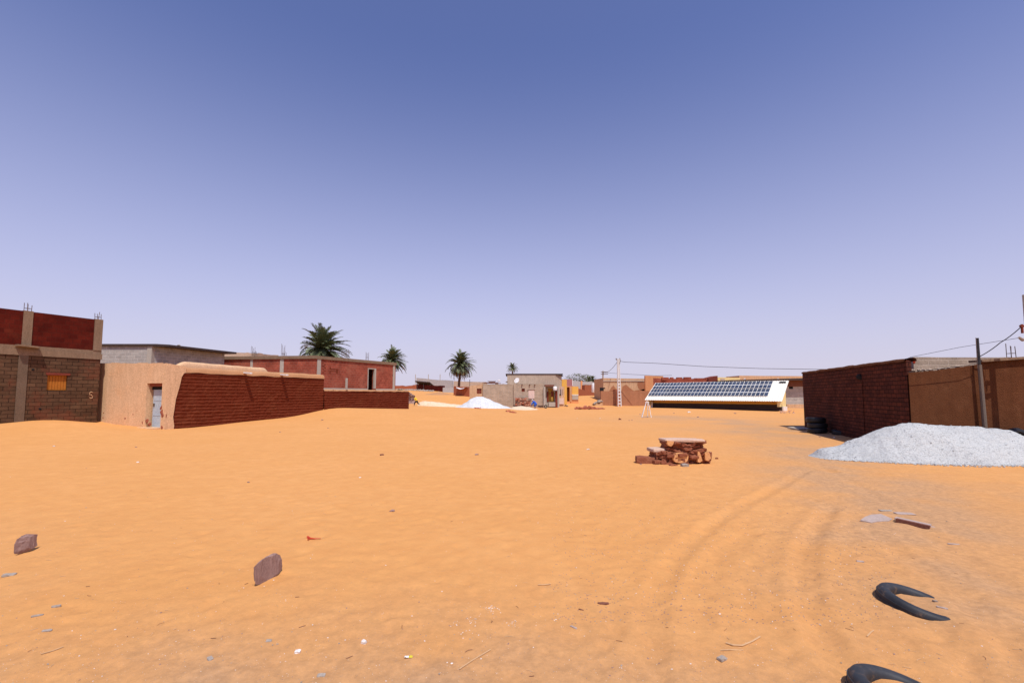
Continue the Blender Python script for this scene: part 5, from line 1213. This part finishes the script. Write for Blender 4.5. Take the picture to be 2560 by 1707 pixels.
# ------------------------------------------------------------------ tyres
def tyre_mesh(R_, w_, r_in, seed=0):
    mb = MB(); pr = []
    for a in range(0, 360, 18):
        c, s = math.cos(R(a)), math.sin(R(a)); f = lambda x: math.copysign(abs(x)**.62, x)
        pr.append(((R_+r_in)/2 + (R_-r_in)/2*f(c), w_/2*f(s)))
    mb.lathe(pr, 56, 0, True); return mb
def add_tyre(name, label, mt, loc, rot, R_=.33, w_=.2, r_in=.19, group=None):
    root = thing(name, label, 'tyre', loc, group); root.rotation_euler = rot
    mb = tyre_mesh(R_, w_, r_in); me_o = mb.build('casing', mt, None, origin=(0,0,0)); me_o.parent = root; me_o.location = (0,0,0)
    for p in me_o.data.polygons: p.use_smooth = True
    for zz in (-w_*.22, 0, w_*.22):
        tb = MB(); tb.lathe([(R_-.012, zz-.006), (R_+.004, zz-.005), (R_+.004, zz+.005), (R_-.012, zz+.006)], 56, 0, True)
        t_ = tb.build('tread_rib', mt, None, origin=(0,0,0)); t_.parent = root; t_.location = (0,0,0)
    return root
q = gp(2278, 1496)
add_tyre('tyre', 'old tyre half buried in the rutted sand, both its arms reaching right', M['tyre'], (3.20, 3.74, surf(3.20,3.74)-.030), (R(6), R(12), R(-4)), .275, .15, .185)
add_tyre('tyre', 'old tyre half buried in sand, cut off by the bottom edge of the photo', M['tyre'], (2.125, 2.60, surf(2.125,2.60)-.034), (R(1), R(12), 0), .265, .15, .175)
tb_ = gp(2054, 1084); tb_ = Vector((tb_.x+.05, tb_.y+.35, surf(tb_.x, tb_.y)))
for k, lb in enumerate(('bottom tyre of the black stack in the shade of the mud brick store', 'middle tyre of the black stack in the shade of the mud brick store', 'top tyre of the black stack in the shade of the mud brick store')):
    add_tyre('tyre', lb, M['tyre_black'], tb_ + Vector((.04*(k%2), .03*k, .11+.215*k)), (R(3*k-2), R(-2+2*k), k), .37, .215, .2, 'tyres stacked in the shade')
q = gp(2120, 1088); add_tyre('tyre', 'single black tyre lying flat in the shade right of the tyre stack', M['tyre_black'], (q.x-.05, q.y+.25, surf(q.x,q.y)+.08), (R(4), R(2), 0), .36, .2, .2)
q = at(2538, 1084, 12.95)
add_tyre('tyre', 'black tyre behind the right end of the white gravel, leaning on the wall', M['tyre_black'], (q.x+.2, 13.05, .34), (R(74), 0, R(6)), .36, .2, .2)
add_tyre('tyre', 'black tyre lying behind the gravel heap at the right edge', M['tyre_black'], (q.x+.85, 12.95, .36), (R(12), R(8), 0), .38, .22, .2)
q = gp(2000, 1074); mb = MB(); mb.box(-.42,.42,-.3,.3,-.03,.03, 0, Matrix.Translation(q+Vector((.05,.1,.06))) @ Matrix.Rotation(R(20),4,'Z') @ Matrix.Rotation(R(5),4,'X')); tag(mb.build('metal_sheet', M['concrete'], None), 'flat grey sheet lying in the shadow beside the tyre stack', 'sheet')

# ------------------------------------------------------------------ rough pieces
def rough(mb, c, size, seed, rot=(0,0,0), amp=.12, sub=3, m=0):
    bm = bmesh.new(); bmesh.ops.create_cube(bm, size=1); bmesh.ops.subdivide_edges(bm, edges=bm.edges[:], cuts=sub, use_grid_fill=True)
    from mathutils import Euler
    E_ = Euler(rot).to_matrix(); pts = []; mn = min(size)
    bm.verts.index_update()
    for v in bm.verts:
        p = v.co.copy(); r_ = p.length; k = 1 - .10*max(0, r_-.62)*4
        p = Vector((p.x*size[0], p.y*size[1], p.z*size[2]))*k
        nv = mnoise.noise_vector(p*(1.1/mn) + Vector((seed*7.3, seed, 0))) + mnoise.noise_vector(p*(3/mn) + Vector((seed*3.3, 0, 2)))*.5
        pts.append(E_ @ (p + nv*mn*amp) + Vector(c))
    mb.add(pts, [[v.index for v in f.verts] for f in bm.faces], m); bm.free()
def outline_rock(pix, d, thick, seed, back=.75, amp=.03, shift=(0,0)):
    """boulder: front outline at depth d, smaller offset outline behind, broken-up faces"""
    f = [at(px, py, d(px) if callable(d) else d) for px, py in pix]; c = sum(f, Vector())/len(f)
    fr = [c + (q-c)*.93 + Vector((0, .0, 0)) for q in f]; md = [q + Vector((0, thick*.35, 0)) for q in f]
    bk = [c + (q-c)*back + Vector((shift[0], thick, shift[1])) for q in f]
    n = len(f); bm = bmesh.new(); V = [bm.verts.new(q) for q in fr+md+bk]
    for L_ in (0, 1):
        for i in range(n): bm.faces.new((V[L_*n+i], V[L_*n+(i+1)%n], V[(L_+1)*n+(i+1)%n], V[(L_+1)*n+i]))
    bm.faces.new(V[:n][::-1]); bm.faces.new(V[2*n:])
    bmesh.ops.triangulate(bm, faces=bm.faces[:]); bmesh.ops.subdivide_edges(bm, edges=bm.edges[:], cuts=2)
    bm.verts.index_update(); mb = MB(); sc_l = max((q-c).length for q in f)
    mb.add([v.co + mnoise.noise_vector(v.co*(3.5/sc_l)+Vector((seed,0,0)))*amp*sc_l*1.6 + mnoise.noise_vector(v.co*(11/sc_l)+Vector((seed,3,0)))*amp*sc_l*.8 for v in bm.verts], [[v.index for v in f_.verts] for f_ in bm.faces]); bm.free()
    return mb
mb = outline_rock([(33+(x-33)*.62, y) for x, y in [(33,1382),(36,1360),(46,1346),(62,1341),(68,1337),(86,1337),(83,1352),(82,1366),(84,1376),(60,1386),(40,1386)]], lambda x: 4.80+(x-33)*.0046, .11, 2, .75, .022, (.02,0)); tag(mb.build('rock', M['darkstone']), 'small dark brown rock with notched right side on the sand at the far left', 'rock')
mb = outline_rock([(632+(x-632)*.76, y) for x, y in [(632,1444),(631,1416),(642,1408),(668,1394),(690,1386),(703,1387),(711,1405),(711,1436),(690,1452),(655,1463),(638,1464)]], lambda x: 4.02+(x-632)*.0048, .14, 5, .7, .022, (.01,-.01)); tag(mb.build('rock', M['darkstone']), 'larger brown rock standing on edge in the sand, left of centre', 'rock')

# ruined masonry stump
rb = gp(1700, 1163); rd = rb.y + .18
ru = thing('ruined_masonry', 'crumbling red masonry stump with a pale cap slab alone on the sand', 'ruin', (rb.x, rd, rb.z))
def RX(px, py, dd=0): return at(px, py, rd+dd)
M['ruin'] = mat_noise('red_sandstone_rubble', (.30,.105,.055), (.22,.075,.042), 6, 30, .9, .02, c3=(.40,.19,.105), s3=4)
M['ruin_plaster'] = mat_noise('orange_ruin_plaster', (.60,.29,.11), (.66,.35,.16), 4, 22, .6, .02)
M['ruin_cap'] = mat_noise('pale_cap', (.60,.42,.31), (.52,.36,.27), 5, 24, .6, .015)
Lt = [(1178,1634),(1162,1640),(1150,1642),(1138,1642),(1131,1641),(1127,1646),(1122,1659),(1112,1663),(1101,1666)]
Rt = [(1178,1784),(1162,1777),(1150,1779),(1140,1776),(1132,1768),(1122,1765),(1112,1763),(1101,1764)]
def tabv(t, y):
    for (y0, x0), (y1, x1) in zip(t[:-1], t[1:]):
        if y1 <= y <= y0: return x0+(x1-x0)*(y0-y)/(y0-y1)
    return t[-1][1]
rr = random.Random(2); jit = [rr.uniform(-.06,.05) for _ in range(60)]; mb = MB(); NR, NF, ND = 46, 44, 9; zb_r = rb.z; ring = None
for j in range(NR+1):
    py = 1178 - 77*j/NR; xl = RX(tabv(Lt, py), py).x; xr = RX(tabv(Rt, py), py).x; z = RX(1700, py).z; loop = []
    dep = .40 + .12*(1-j/NR)
    for i in range(NF): loop.append((xl+(xr-xl)*i/NF, rd))
    for i in range(ND): loop.append((xr, rd+dep*i/ND))
    for i in range(NF): loop.append((xr+(xl-xr)*i/NF, rd+dep))
    for i in range(ND): loop.append((xl, rd+dep-dep*i/ND))
    b0 = len(mb.v); n_ = len(loop); cx_ = (xl+xr)/2; cy_ = rd+dep/2
    for x, y in loop:
        wv = mnoise.noise((x*1.8, y*2, 4)); h = (z-zb_r)/.088 + .8*wv; row = math.floor(h); f = h-row
        bw_ = .16+.12*((row*37) % 5)/5; st_ = math.floor(x/bw_ + row*.41); bf = x/bw_+row*.41-st_
        o_ = jit[(row*7+st_*3) % 60]*1.15 - (.045 if f < .16 else 0) - (.03 if bf < .12 else 0)
        o_ += .05*mnoise.noise((x*7, y*7, z*9)) + .03*mnoise.noise((x*19, y*19, z*22))
        d_ = Vector((x-cx_, (y-cy_)*1.5, 0)); d_ = Vector((d_.x/ (xr-xl)*1.2, d_.y/dep*1.2, 0)); 
        mb.v.append(Vector((x + (d_.x*o_*.8), y + d_.y*o_*1.1, z + .012*mnoise.noise((x*6,y*6,z*3)))))
    if j:
        for i in range(n_): mb.f.append([b0-n_+i, b0-n_+(i+1)%n_, b0+(i+1)%n_, b0+i]); mb.m.append(0)
mb.f.append(list(range(b0, b0+n_))); mb.m.append(0)
for k in range(7):
    px = rr.uniform(1632,1772); py = rr.uniform(1136,1163) if px < 1665 or rr.random() < .5 else rr.uniform(1112,1150); a = RX(px, py)
    rough(mb, (a.x, rd+rr.uniform(-.03,.03), a.z), (rr.uniform(.12,.24), .16, rr.uniform(.05,.09)), 100+k, (rr.uniform(-.1,.1),rr.uniform(-.2,.2),rr.uniform(-.3,.3)), .15, 3)
mb.build('masonry', M['ruin'], ru)
mb = MB(); a = RX(1664,1106); b_ = RX(1764,1099); rough(mb, ((a.x+b_.x)/2, rd+.28, (a.z+b_.z)/2), ((b_.x-a.x)*1.02, .66, .075), 5, (R(-2),R(.5),R(-3)), .10, 4); mb.build('cap_slab', M['ruin_cap'], ru)
for i, pl_ in enumerate(([(1681,1136),(1690,1132),(1703,1131),(1716,1134),(1723,1139),(1722,1149),(1716,1157),(1702,1158),(1688,1156),(1680,1147)], [(1667,1101),(1686,1103),(1684,1111),(1678,1116),(1671,1114),(1667,1108)],
        [(1744,1126),(1750,1130),(1754,1142),(1757,1152),(1750,1157),(1744,1155)], [(1762,1131),(1768,1129),(1774,1131),(1778,1146),(1771,1153),(1763,1150)])):
    mb = outline_rock(pl_, rd-.055, .16, 30+i, .95, .02); mb.build('plaster_patch', M['ruin_plaster'], ru)
mb = MB(); a = RX(1632,1131); b_ = RX(1664,1122); rough(mb, ((a.x+b_.x)/2, rd+.25, (a.z+b_.z)/2), ((b_.x-a.x), .45, .08), 9, (0,R(-3),.1), .12, 3); mb.build('broken_slab', M['ruin_cap'], ru)
mb = MB(); a = RX(1595,1164); b_ = RX(1642,1143); rough(mb, ((a.x+b_.x)/2, rd+.18, (a.z+b_.z)/2), ((b_.x-a.x), .28, (b_.z-a.z)), 11, (0,R(2),R(-6)), .12, 3); mb.build('tilted_block', M['ruin'], ru)
mb = MB(); a = RX(1773,1152); b_ = RX(1783,1130); rough(mb, ((a.x+b_.x)/2, rd+.14, (a.z+b_.z)/2), ((b_.x-a.x), .12, (b_.z-a.z)), 13, (0,R(6),0), .14, 3); mb.build('edge_stone', M['ruin'], ru)
def ground_piece(name, label, cat, px, py, size, mt, seed, rotz=0, lift=.3, tilt=(0,0), group=None, kind='rough'):
    q = gp(px, py); mb = MB()
    if kind == 'rough': rough(mb, (q.x, q.y, q.z + size[2]*lift*.6), [s*.9 for s in size], seed, (tilt[0]+.06, tilt[1]+.05, rotz), .24, 3)
    else: mb.rock((q.x, q.y, q.z + size[2]*lift), [s/2 for s in size], seed, rotz, 0, 2)
    return tag(mb.build(name, mt), label, cat, group)
GP = ground_piece
GP('grey_stone', 'light grey stone at the foot of the crumbling masonry stump', 'stone', 1712, 1166, (.17,.12,.09), M['greystone'], 1)
GP('stone_fragment', 'flat pinkish brown stone fragment in front of the masonry stump', 'stone', 1683, 1164, (.20,.12,.045), M['ruin'], 2, .3)
GP('stone_fragment', 'small brown lump on the sand just right of the masonry stump', 'stone', 1792, 1148, (.07,.06,.06), M['ruin'], 3)
GP('stone_fragment', 'tiny dark stone left of the masonry stump', 'stone', 1602, 1161, (.04,.04,.03), M['darkstone'], 4)
GP('brick', 'dark red broken brick lying alone on the mid sand, below the power pole', 'brick', 1550, 1049, (.16,.13,.11), M['stackbrickdark'], 6, .3, .45, (0,.4))
GP('brick', 'small dark brick piece alone on the sand left of centre', 'brick', 955, 1138, (.11,.07,.05), M['stackbrickdark'], 7, .5)
q = gp(2190, 1298); mb = MB(); pl_ = [gp(*z) for z in ((2151,1303),(2163,1296),(2178,1290),(2203,1288),(2222,1293),(2231,1299),(2222,1303),(2196,1304),(2178,1307))]
n_ = len(pl_); mb.add([v+Vector((0,0,.022 if i < 3 else .010)) for i, v in enumerate(pl_)] + [v-Vector((0,0,.03)) for v in pl_], [tuple(range(n_))[::-1]] + [(i,(i+1)%n_,(i+1)%n_+n_,i+n_) for i in range(n_)])
tag(mb.build('flat_stone', M['weatherwood']), 'flat lilac grey stone slab lying left of the dark plank', 'stone')
GP('flat_stone', 'thin grey flake behind the flat slab and the dark plank', 'stone', 2262, 1284, (.30,.10,.014), M['weatherwood'], 9, .05)
GP('flat_stone', 'thin pale flake behind the flat slab at the right track', 'stone', 2215, 1277, (.22,.07,.014), M['greystone'], 10, .1)
p0_, p1_ = gp(2241, 1306), gp(2325, 1321); mb = MB(); mb.beam(p0_+Vector((0,0,.022)), p1_+Vector((0,0,.004)), .05, .06); pk = mb.build('plank', M['oldwood']); tag(pk, 'dark weathered plank end half sunk in the rutted sand', 'plank')
mb = MB(); dv = Vector((.02,.075,0)); mb.beam(p0_+dv+Vector((.03,0,.036)), p1_+dv+Vector((.06,0,.014)), .10, .018); o_ = mb.build('grey_face', M['weatherwood'], None); o_.parent = pk
GP('plank_chip', 'grey wood chip lying against the right end of the dark plank', 'wood chip', 2316, 1317, (.20,.05,.015), M['weatherwood'], 12, -.25)
GP('wood_chip', 'pinkish wood chip lying alone upper right of the half buried tyre', 'wood chip', 2385, 1360, (.135,.03,.014), M['weatherwood'], 13, -.15)
GP('wood_chip', 'small pink chip on the sand above the half buried tyre', 'wood chip', 2150, 1404, (.075,.03,.014), M['weatherwood'], 14, -.1)
GP('wood_chip', 'pink grey chip just right of the open end of the buried tyre', 'wood chip', 2356, 1524, (.075,.02,.012), M['weatherwood'], 15, -.6)
GP('grey_stone', 'small grey pebble between the arms of the buried tyre', 'stone', 2338, 1507, (.03,.025,.02), M['greystone'], 16)
GP('grey_stone', 'pale grey flat stone by the right rut near the bottom edge', 'stone', 1806, 1651, (.06,.04,.02), M['greystone'], 17, .5)
GP('white_stone', 'small bright white stone near the bottom, left of the yellow wrapper', 'stone', 910, 1607, (.034,.028,.03), M['whitestone'], 18)
GP('white_stone', 'white stone at the lower left, below the large brown rock', 'stone', 744, 1633, (.035,.03,.022), M['whitestone'], 19)
GP('grey_stone', 'flat pale grey stone at the far left edge below the dark rock', 'stone', 23, 1438, (.10,.06,.02), M['greystone'], 20, .3)
GP('grey_stone', 'bluish flat stone chip in the lower left sand', 'stone', 672, 1603, (.04,.03,.01), M['greystone'], 21, .3)
GP('grey_stone', 'upper one of three slanted grey flakes at the lower left', 'stone', 140, 1518, (.06,.025,.02), M['greystone'], 22, .7)
GP('grey_stone', 'middle one of three slanted grey flakes at the lower left', 'stone', 93, 1542, (.075,.022,.015), M['greystone'], 23, .5)
GP('grey_stone', 'lowest one of three slanted grey flakes at the lower left', 'stone', 117, 1580, (.06,.025,.014), M['greystone'], 24, .3)
GP('grey_stone', 'grey wedge of stone near the bottom edge below the large brown rock', 'stone', 525, 1649, (.05,.03,.015), M['greystone'], 25, -.7)
GP('grey_stone', 'grey stone flake at the bottom edge, left of centre', 'stone', 803, 1690, (.05,.035,.012), M['greystone'], 26, .1)
GP('bark_piece', 'curled reddish bark piece on the sand right of centre', 'bark', 1508, 1509, (.10,.025,.02), M['oldwood'], 27, .05)
GP('bark_piece', 'short black stick lying left of the curled bark piece', 'stick', 1453, 1523, (.045,.012,.01), M['oldwood'], 28, -.5)
GP('wood_chip', 'grey slanted wood splinter below the curled bark piece', 'wood chip', 1434, 1571, (.06,.014,.012), M['weatherwood'], 29, -.6)
mb = MB(); p = [gp(*z)+Vector((0,0,.012)) for z in ((769,1346),(776,1350),(787,1351),(802,1350))]; mb.tube(p, [.012,.009,.006,.003], 6); mb.tube([p[0], gp(770,1353)+Vector((0,0,.012)), p[1]], .005, 5); tag(mb.build('red_strip', M['redscrap']), 'bright red plastic strip lying on the sand, upper right of the large brown rock', 'litter')
q = gp(1020, 1647); wr = thing('candy_wrapper', 'crumpled yellow and white candy wrapper near the bottom centre', 'litter', q)
mb = MB(); mb.grid(lambda u, v: q + Vector((.006+.022*u, -.01+.022*v, .006+.012*abs(mnoise.noise((u*4,v*4,1))))), 6, 6); mb.build('yellow_half', M['yellowscrap'], wr)
mb = MB(); mb.grid(lambda u, v: q + Vector((-.022+.026*u, -.01+.02*v, .006+.012*abs(mnoise.noise((u*4,v*4,9))))), 6, 6); mb.build('white_half', M['white'], wr)
for lb, pts, r_ in (('curved pale dry stick beside the right rut near the bottom edge', ((1815,1612),(1832,1618),(1855,1617),(1880,1606),(1900,1594)), .005),
                    ('thin straw stalk lying below the curved pale stick', ((1801,1627),(1826,1630),(1858,1630)), .003),
                    ('thin bent straw at the lower centre of the sand', ((1148,1677),(1180,1655),(1226,1626)), .0035),
                    ('pale straw lying at the lower left of the sand', ((102,1638),(130,1629),(158,1620)), .003),
                    ('pale straw stalk in the middle sand left of the main rut', ((1345,1462),(1362,1460),(1377,1457)), .004),
                    ('two pale twig bits right of the buried tyre at the bottom', ((2168,1595),(2178,1583),(2184,1578)), .004)):
    mb = MB(); mb.tube([gp(*z)+Vector((0,0,r_+.002)) for z in pts], r_, 6); tag(mb.build('dry_stick', M['stick']), lb, 'stick')
# countless small pebbles, shards and twigs
mb = MB(); rr = random.Random(77)
for k in range(13000):
    if k % 3: px = rr.uniform(-40, 2600); py = rr.uniform(1240, 1720)
    else: px = rr.uniform(0, 2560); py = 1090 + 300*rr.random()
    if py < 1300 and not 1380 < px < 2250 and rr.random() < .5: continue
    dens = .25 + max(0, (py-1350)/370) + .6*max(0, mnoise.noise((px*.006, py*.012, 3)))
    if 1380 < px < 2250 and py > 1190: dens += .35
    if rr.random() > dens: continue
    r_ = ray(px, py); d = CH/-(r_.z/r_.y); x = r_.x/r_.y*d
    if not .5 < d < 20: continue
    s = min(.014, .0022/(rr.random()**.45+.12)*.55)*(1 if d < 6 else 1.5); c = rr.random()
    if 1380 < px < 2250 and py < 1560: c = .3+.5*c; s = max(s, .0045)
    mb.rock((x, d, surf(x, d)+s*.3), (s*rr.uniform(.8,1.7), s*rr.uniform(.7,1.2), s*rr.uniform(.4,.9)), k % 37, rr.uniform(0,3), 0 if c < .34 else (1 if c < .70 else 2), 1, .15, 3)
for cx, cy, n_, sp_ in ((1228,1525,45,11),(1280,1560,22,11),(1185,1553,20,15),(1165,1590,16,17),(1140,1563,9,9)):
    for k in range(n_):
        q = gp(rr.gauss(cx, sp_), rr.gauss(cy, sp_*.55)); s = rr.uniform(.0015,.0042); mb.rock(q+Vector((0,0,s*.3)), (s*1.3,s,s*.7), k, 0, 0 if k % 3 else 2, 1, .15, 3)
tag(mb.build('pebbles', [M['whitestone'], M['darkstone'], M['greystone']]), 'small pale and dark pebbles strewn over the near sand', 'pebbles', kind='stuff')
mb = MB()
for k in range(200):
    px = rr.uniform(0, 2560); py = rr.uniform(1180, 1707); q = gp(px, py); a = rr.uniform(0, 6.3); L_ = rr.uniform(.012,.05); d_ = Vector((math.cos(a), math.sin(a), 0))*L_; o2 = Vector((-d_.y, d_.x, 0))*rr.uniform(-.2,.2)
    p1_ = q-d_*.5; p2 = q+d_*.5; pm = q+o2
    mb.tube([Vector((v.x,v.y,surf(v.x,v.y)+.003)) for v in (p1_,pm,p2)], rr.uniform(.0008,.002), 4, 0 if rr.random() < .7 else 1)
tag(mb.build('twigs', [M['stick'], M['oldwood']]), 'tiny straws and twigs scattered over the near sand', 'twigs', kind='stuff')
mb = MB()
for px, py, s in ((1600,1036,.09),(1685,1033,.09),(1838,1034,.14),(1722,1031,.2),(1745,1043,.12),(1500,1046,.05),(1573,1051,.06),(1580,1050,.06),(1443,1046,.04),(806,1050,.09),(700,1080,.05),(340,1118,.04),(345,1155,.04),(135,1116,.05),(820,1070,.05),(1192,1137,.07),(1470,1123,.06),(620,1206,.035),(980,1278,.05),(900,1195,.03),(2370,1166,.03),(2085,1094,.06),(2050,1092,.05)):
    q = gp(px, py); mb.rock(q+Vector((0,0,s*.2)), (s,s*.7,s*.4), px, 0, 1 if (px*7) % 3 or 1550 < px < 1610 else 0, 1)
tag(mb.build('stones', [M['whitestone'], M['darkstone']]), 'few scattered small stones dotted across the middle sand', 'stones', kind='stuff')

# ------------------------------------------------------------------ people
def skin(name, verts, edges, mt, parent, sub=2):
    me_ = bpy.data.meshes.new(name); me_.from_pydata([tuple(v[0]) for v in verts], edges, []); o = bpy.data.objects.new(name, me_); COL.objects.link(o)
    md = o.modifiers.new('s', 'SKIN'); sl_ = me_.skin_vertices[0].data if me_.skin_vertices else None
    if sl_ is None:
        bm = bmesh.new(); bm.from_mesh(me_); bm.verts.layers.skin.verify(); bm.to_mesh(me_); bm.free(); sl_ = me_.skin_vertices[0].data
    for i, v in enumerate(verts): r_ = v[1]; sl_[i].radius = (r_, r_) if not hasattr(r_, '__len__') else r_; sl_[i].use_root = (i == 0)
    ss = o.modifiers.new('b', 'SUBSURF'); ss.levels = sub; ss.render_levels = sub
    dg = bpy.context.evaluated_depsgraph_get(); m2 = bpy.data.meshes.new_from_object(o.evaluated_get(dg)); m2.name = name
    bpy.data.objects.remove(o); 
    for p in m2.polygons: p.use_smooth = True
    m2.materials.clear(); m2.materials.append(mt); o2 = bpy.data.objects.new(name, m2); COL.objects.link(o2); o2.parent = parent; return o2
class SK:
    def __init__(s): s.v = []; s.e = []
    def chain(s, pts, start=None):
        prev = start
        for p, r_ in pts:
            s.v.append((Vector(p), r_)); i = len(s.v)-1
            if prev is not None: s.e.append((prev, i))
            prev = i
        return prev
def hand(sk, wrist, direc, side, k, start):
    """palm and five unequal bent fingers"""
    d = Vector(direc).normalized(); sd_ = Vector(side).normalized(); up = d.cross(sd_)
    palm_ = sk.chain([(Vector(wrist)+d*.045*k, .024*k), (Vector(wrist)+d*.085*k, .022*k)], start)
    for i, (off, L_) in enumerate(((-.03,.06),(-.01,.075),(.01,.07),(.03,.052))):
        b = Vector(wrist)+d*.10*k+sd_*off*k; sk.chain([(b, .009*k), (b+d*L_*.5*k, .008*k), (b+d*L_*.8*k-up*L_*.35*k, .006*k)], palm_)
    b = Vector(wrist)+d*.05*k-sd_*.035*k; sk.chain([(b, .010*k), (b+d*.03*k-sd_*.02*k, .008*k), (b+d*.055*k-sd_*.022*k-up*.01*k, .007*k)], palm_-1)
def eyes(parent, c, fw, side, r_):
    for s_ in (-1, 1):
        mb = MB(); mb.rock(Vector(c)+Vector(fw)*r_*.93+Vector(side)*s_*r_*.38, (r_*.10,)*3, 1, 0, 0, 1, .02, 0); o = mb.build('eye', M['hair'], None, origin=(0,0,0)); o.parent = parent; o.location = (0,0,0)
# running child
q = at(1041.5, 1014, 52); q = Vector((q.x, 52, surf(q.x, 52)))
ky = thing('person', 'child in a yellow shirt and black trousers running left past the low mud wall', 'person', q)
s = SK(); pel = s.chain([((-.02,0,.56), .085)]); chest = s.chain([((-.10,0,.70), .085), ((-.17,0,.82), .09)], pel)
head = s.chain([((-.235,0,.915), .036), ((-.27,0,.96), .062), ((-.29,0,1.03), .078), ((-.30,0,1.085), .06)], chest)
s.chain([((-.365,0,1.01), .018)], head-1)
for sg in (-1,1): s.chain([((-.275,sg*.082,1.02), .016)], head-1)
sh1 = s.chain([((-.18,-.11,.81), .045), ((-.26,-.13,.68), .036), ((-.40,-.10,.62), .026)], chest); hand(s, (-.40,-.10,.62), (-1,.1,.1), (0,1,0), .62, sh1)
sh2 = s.chain([((-.16,.11,.82), .045), ((-.04,.17,.72), .036), ((-.13,.18,.58), .026)], chest); hand(s, (-.13,.18,.58), (-.6,0,-.8), (0,1,0), .62, sh2)
s.chain([((-.05,-.065,.48), .05), ((-.21,-.07,.32), .05), ((-.24,-.07,.07), .034), ((-.26,-.07,.035), .030), ((-.36,-.07,.025), .022)], pel)
s.chain([((.03,.065,.48), .05), ((.12,.07,.29), .05), ((.31,.07,.17), .034), ((.34,.07,.14), .030), ((.37,.07,.05), .022)], pel)
skin('body', s.v, s.e, M['skin'], ky); eyes(ky, (-.29,0,1.03), (-1,0,0), (0,1,0), .078)
s = SK(); s.chain([((.0,0,.53), (.12,.135)), ((-.03,0,.60), (.125,.14)), ((-.10,0,.71), (.125,.145)), ((-.15,0,.79), (.12,.15)), ((-.19,0,.855), (.10,.12)), ((-.225,0,.90), .05)])
s.chain([((-.175,-.13,.815), .075), ((-.225,-.15,.74), .068), ((-.25,-.15,.69), .062)], 3); s.chain([((-.135,.14,.815), .075), ((-.08,.175,.755), .068), ((-.05,.185,.73), .062)], 3); skin('shirt', s.v, s.e, M['shirt_yellow'], ky)
s = SK(); s.chain([((-.035,0,.61), (.09,.10)), ((-.015,0,.555), (.105,.12)), ((-.005,0,.50), (.10,.12))]); s.chain([((-.10,-.07,.45), .088), ((-.205,-.07,.33), .072), ((-.235,-.07,.12), .058)], 2); s.chain([((.05,.07,.45), .088), ((.115,.07,.30), .072), ((.28,.07,.19), .058)], 2); skin('trousers', s.v, s.e, M['trousers'], ky)
s = SK(); s.chain([((-.215,0,.985), .05), ((-.25,0,1.04), .088), ((-.275,0,1.085), .09), ((-.30,0,1.125), .062)]); skin('hair', s.v, s.e, M['hair'], ky)
# crouching adult
q = at(1336, 1018, 54.2); q = Vector((q.x, 54.2, surf(q.x, 54.2)))
cr = thing('person', 'person in blue clothes and white head cover bending down before the brick stack', 'person', q)
s = SK(); pel = s.chain([((.20,0,.42), .14)]); chest = s.chain([((.08,0,.62), .14), ((-.10,0,.80), .14)], pel)
head = s.chain([((-.20,-.02,.88), .055), ((-.26,-.03,.92), .085), ((-.31,-.03,.97), .10), ((-.30,-.03,1.03), .08)], chest)
s.chain([((-.41,-.03,.93), .024)], head-1)
for sg in (-1,1): s.chain([((-.29,-.03+sg*.105,.955), .02)], head-1)
a1 = s.chain([((-.13,-.19,.77), .06), ((-.30,-.22,.52), .048), ((-.42,-.18,.24), .036)], chest); hand(s, (-.42,-.18,.24), (-.35,.1,-1), (0,1,0), 1, a1)
a2 = s.chain([((-.10,.19,.79), .06), ((-.24,.22,.54), .048), ((-.36,.18,.26), .036)], chest); hand(s, (-.36,.18,.26), (-.35,-.1,-1), (0,1,0), 1, a2)
for sg in (-1, 1): s.chain([((.17,sg*.11,.38), .105), ((-.10,sg*.15,.50), .075), ((.12,sg*.13,.12), .05), ((.13,sg*.13,.05), .042), ((-.05,sg*.15,.035), .034)], pel)
skin('body', s.v, s.e, M['skin'], cr); eyes(cr, (-.31,-.03,.97), (-.95,0,-.3), (0,1,0), .10)
s = SK(); c0 = s.chain([((.24,0,.30), .20), ((.21,0,.43), .185), ((.08,0,.63), .175), ((-.09,0,.79), .165), ((-.16,-.01,.85), .085)])
s.chain([((-.14,-.20,.75), .085), ((-.28,-.22,.55), .072), ((-.36,-.20,.38), .06)], 3); s.chain([((-.11,.20,.77), .085), ((-.23,.22,.56), .072), ((-.30,.20,.40), .06)], 3)
for sg in (-1, 1): s.chain([((.0,sg*.15,.46), .12), ((.10,sg*.14,.16), .09)], 1)
skin('blue_robe', s.v, s.e, M['robe'], cr)
s = SK(); s.chain([((-.20,-.02,.93), .095), ((-.275,-.03,1.0), .115), ((-.265,-.03,1.06), .085)]); skin('head_cover', s.v, s.e, M['white'], cr)
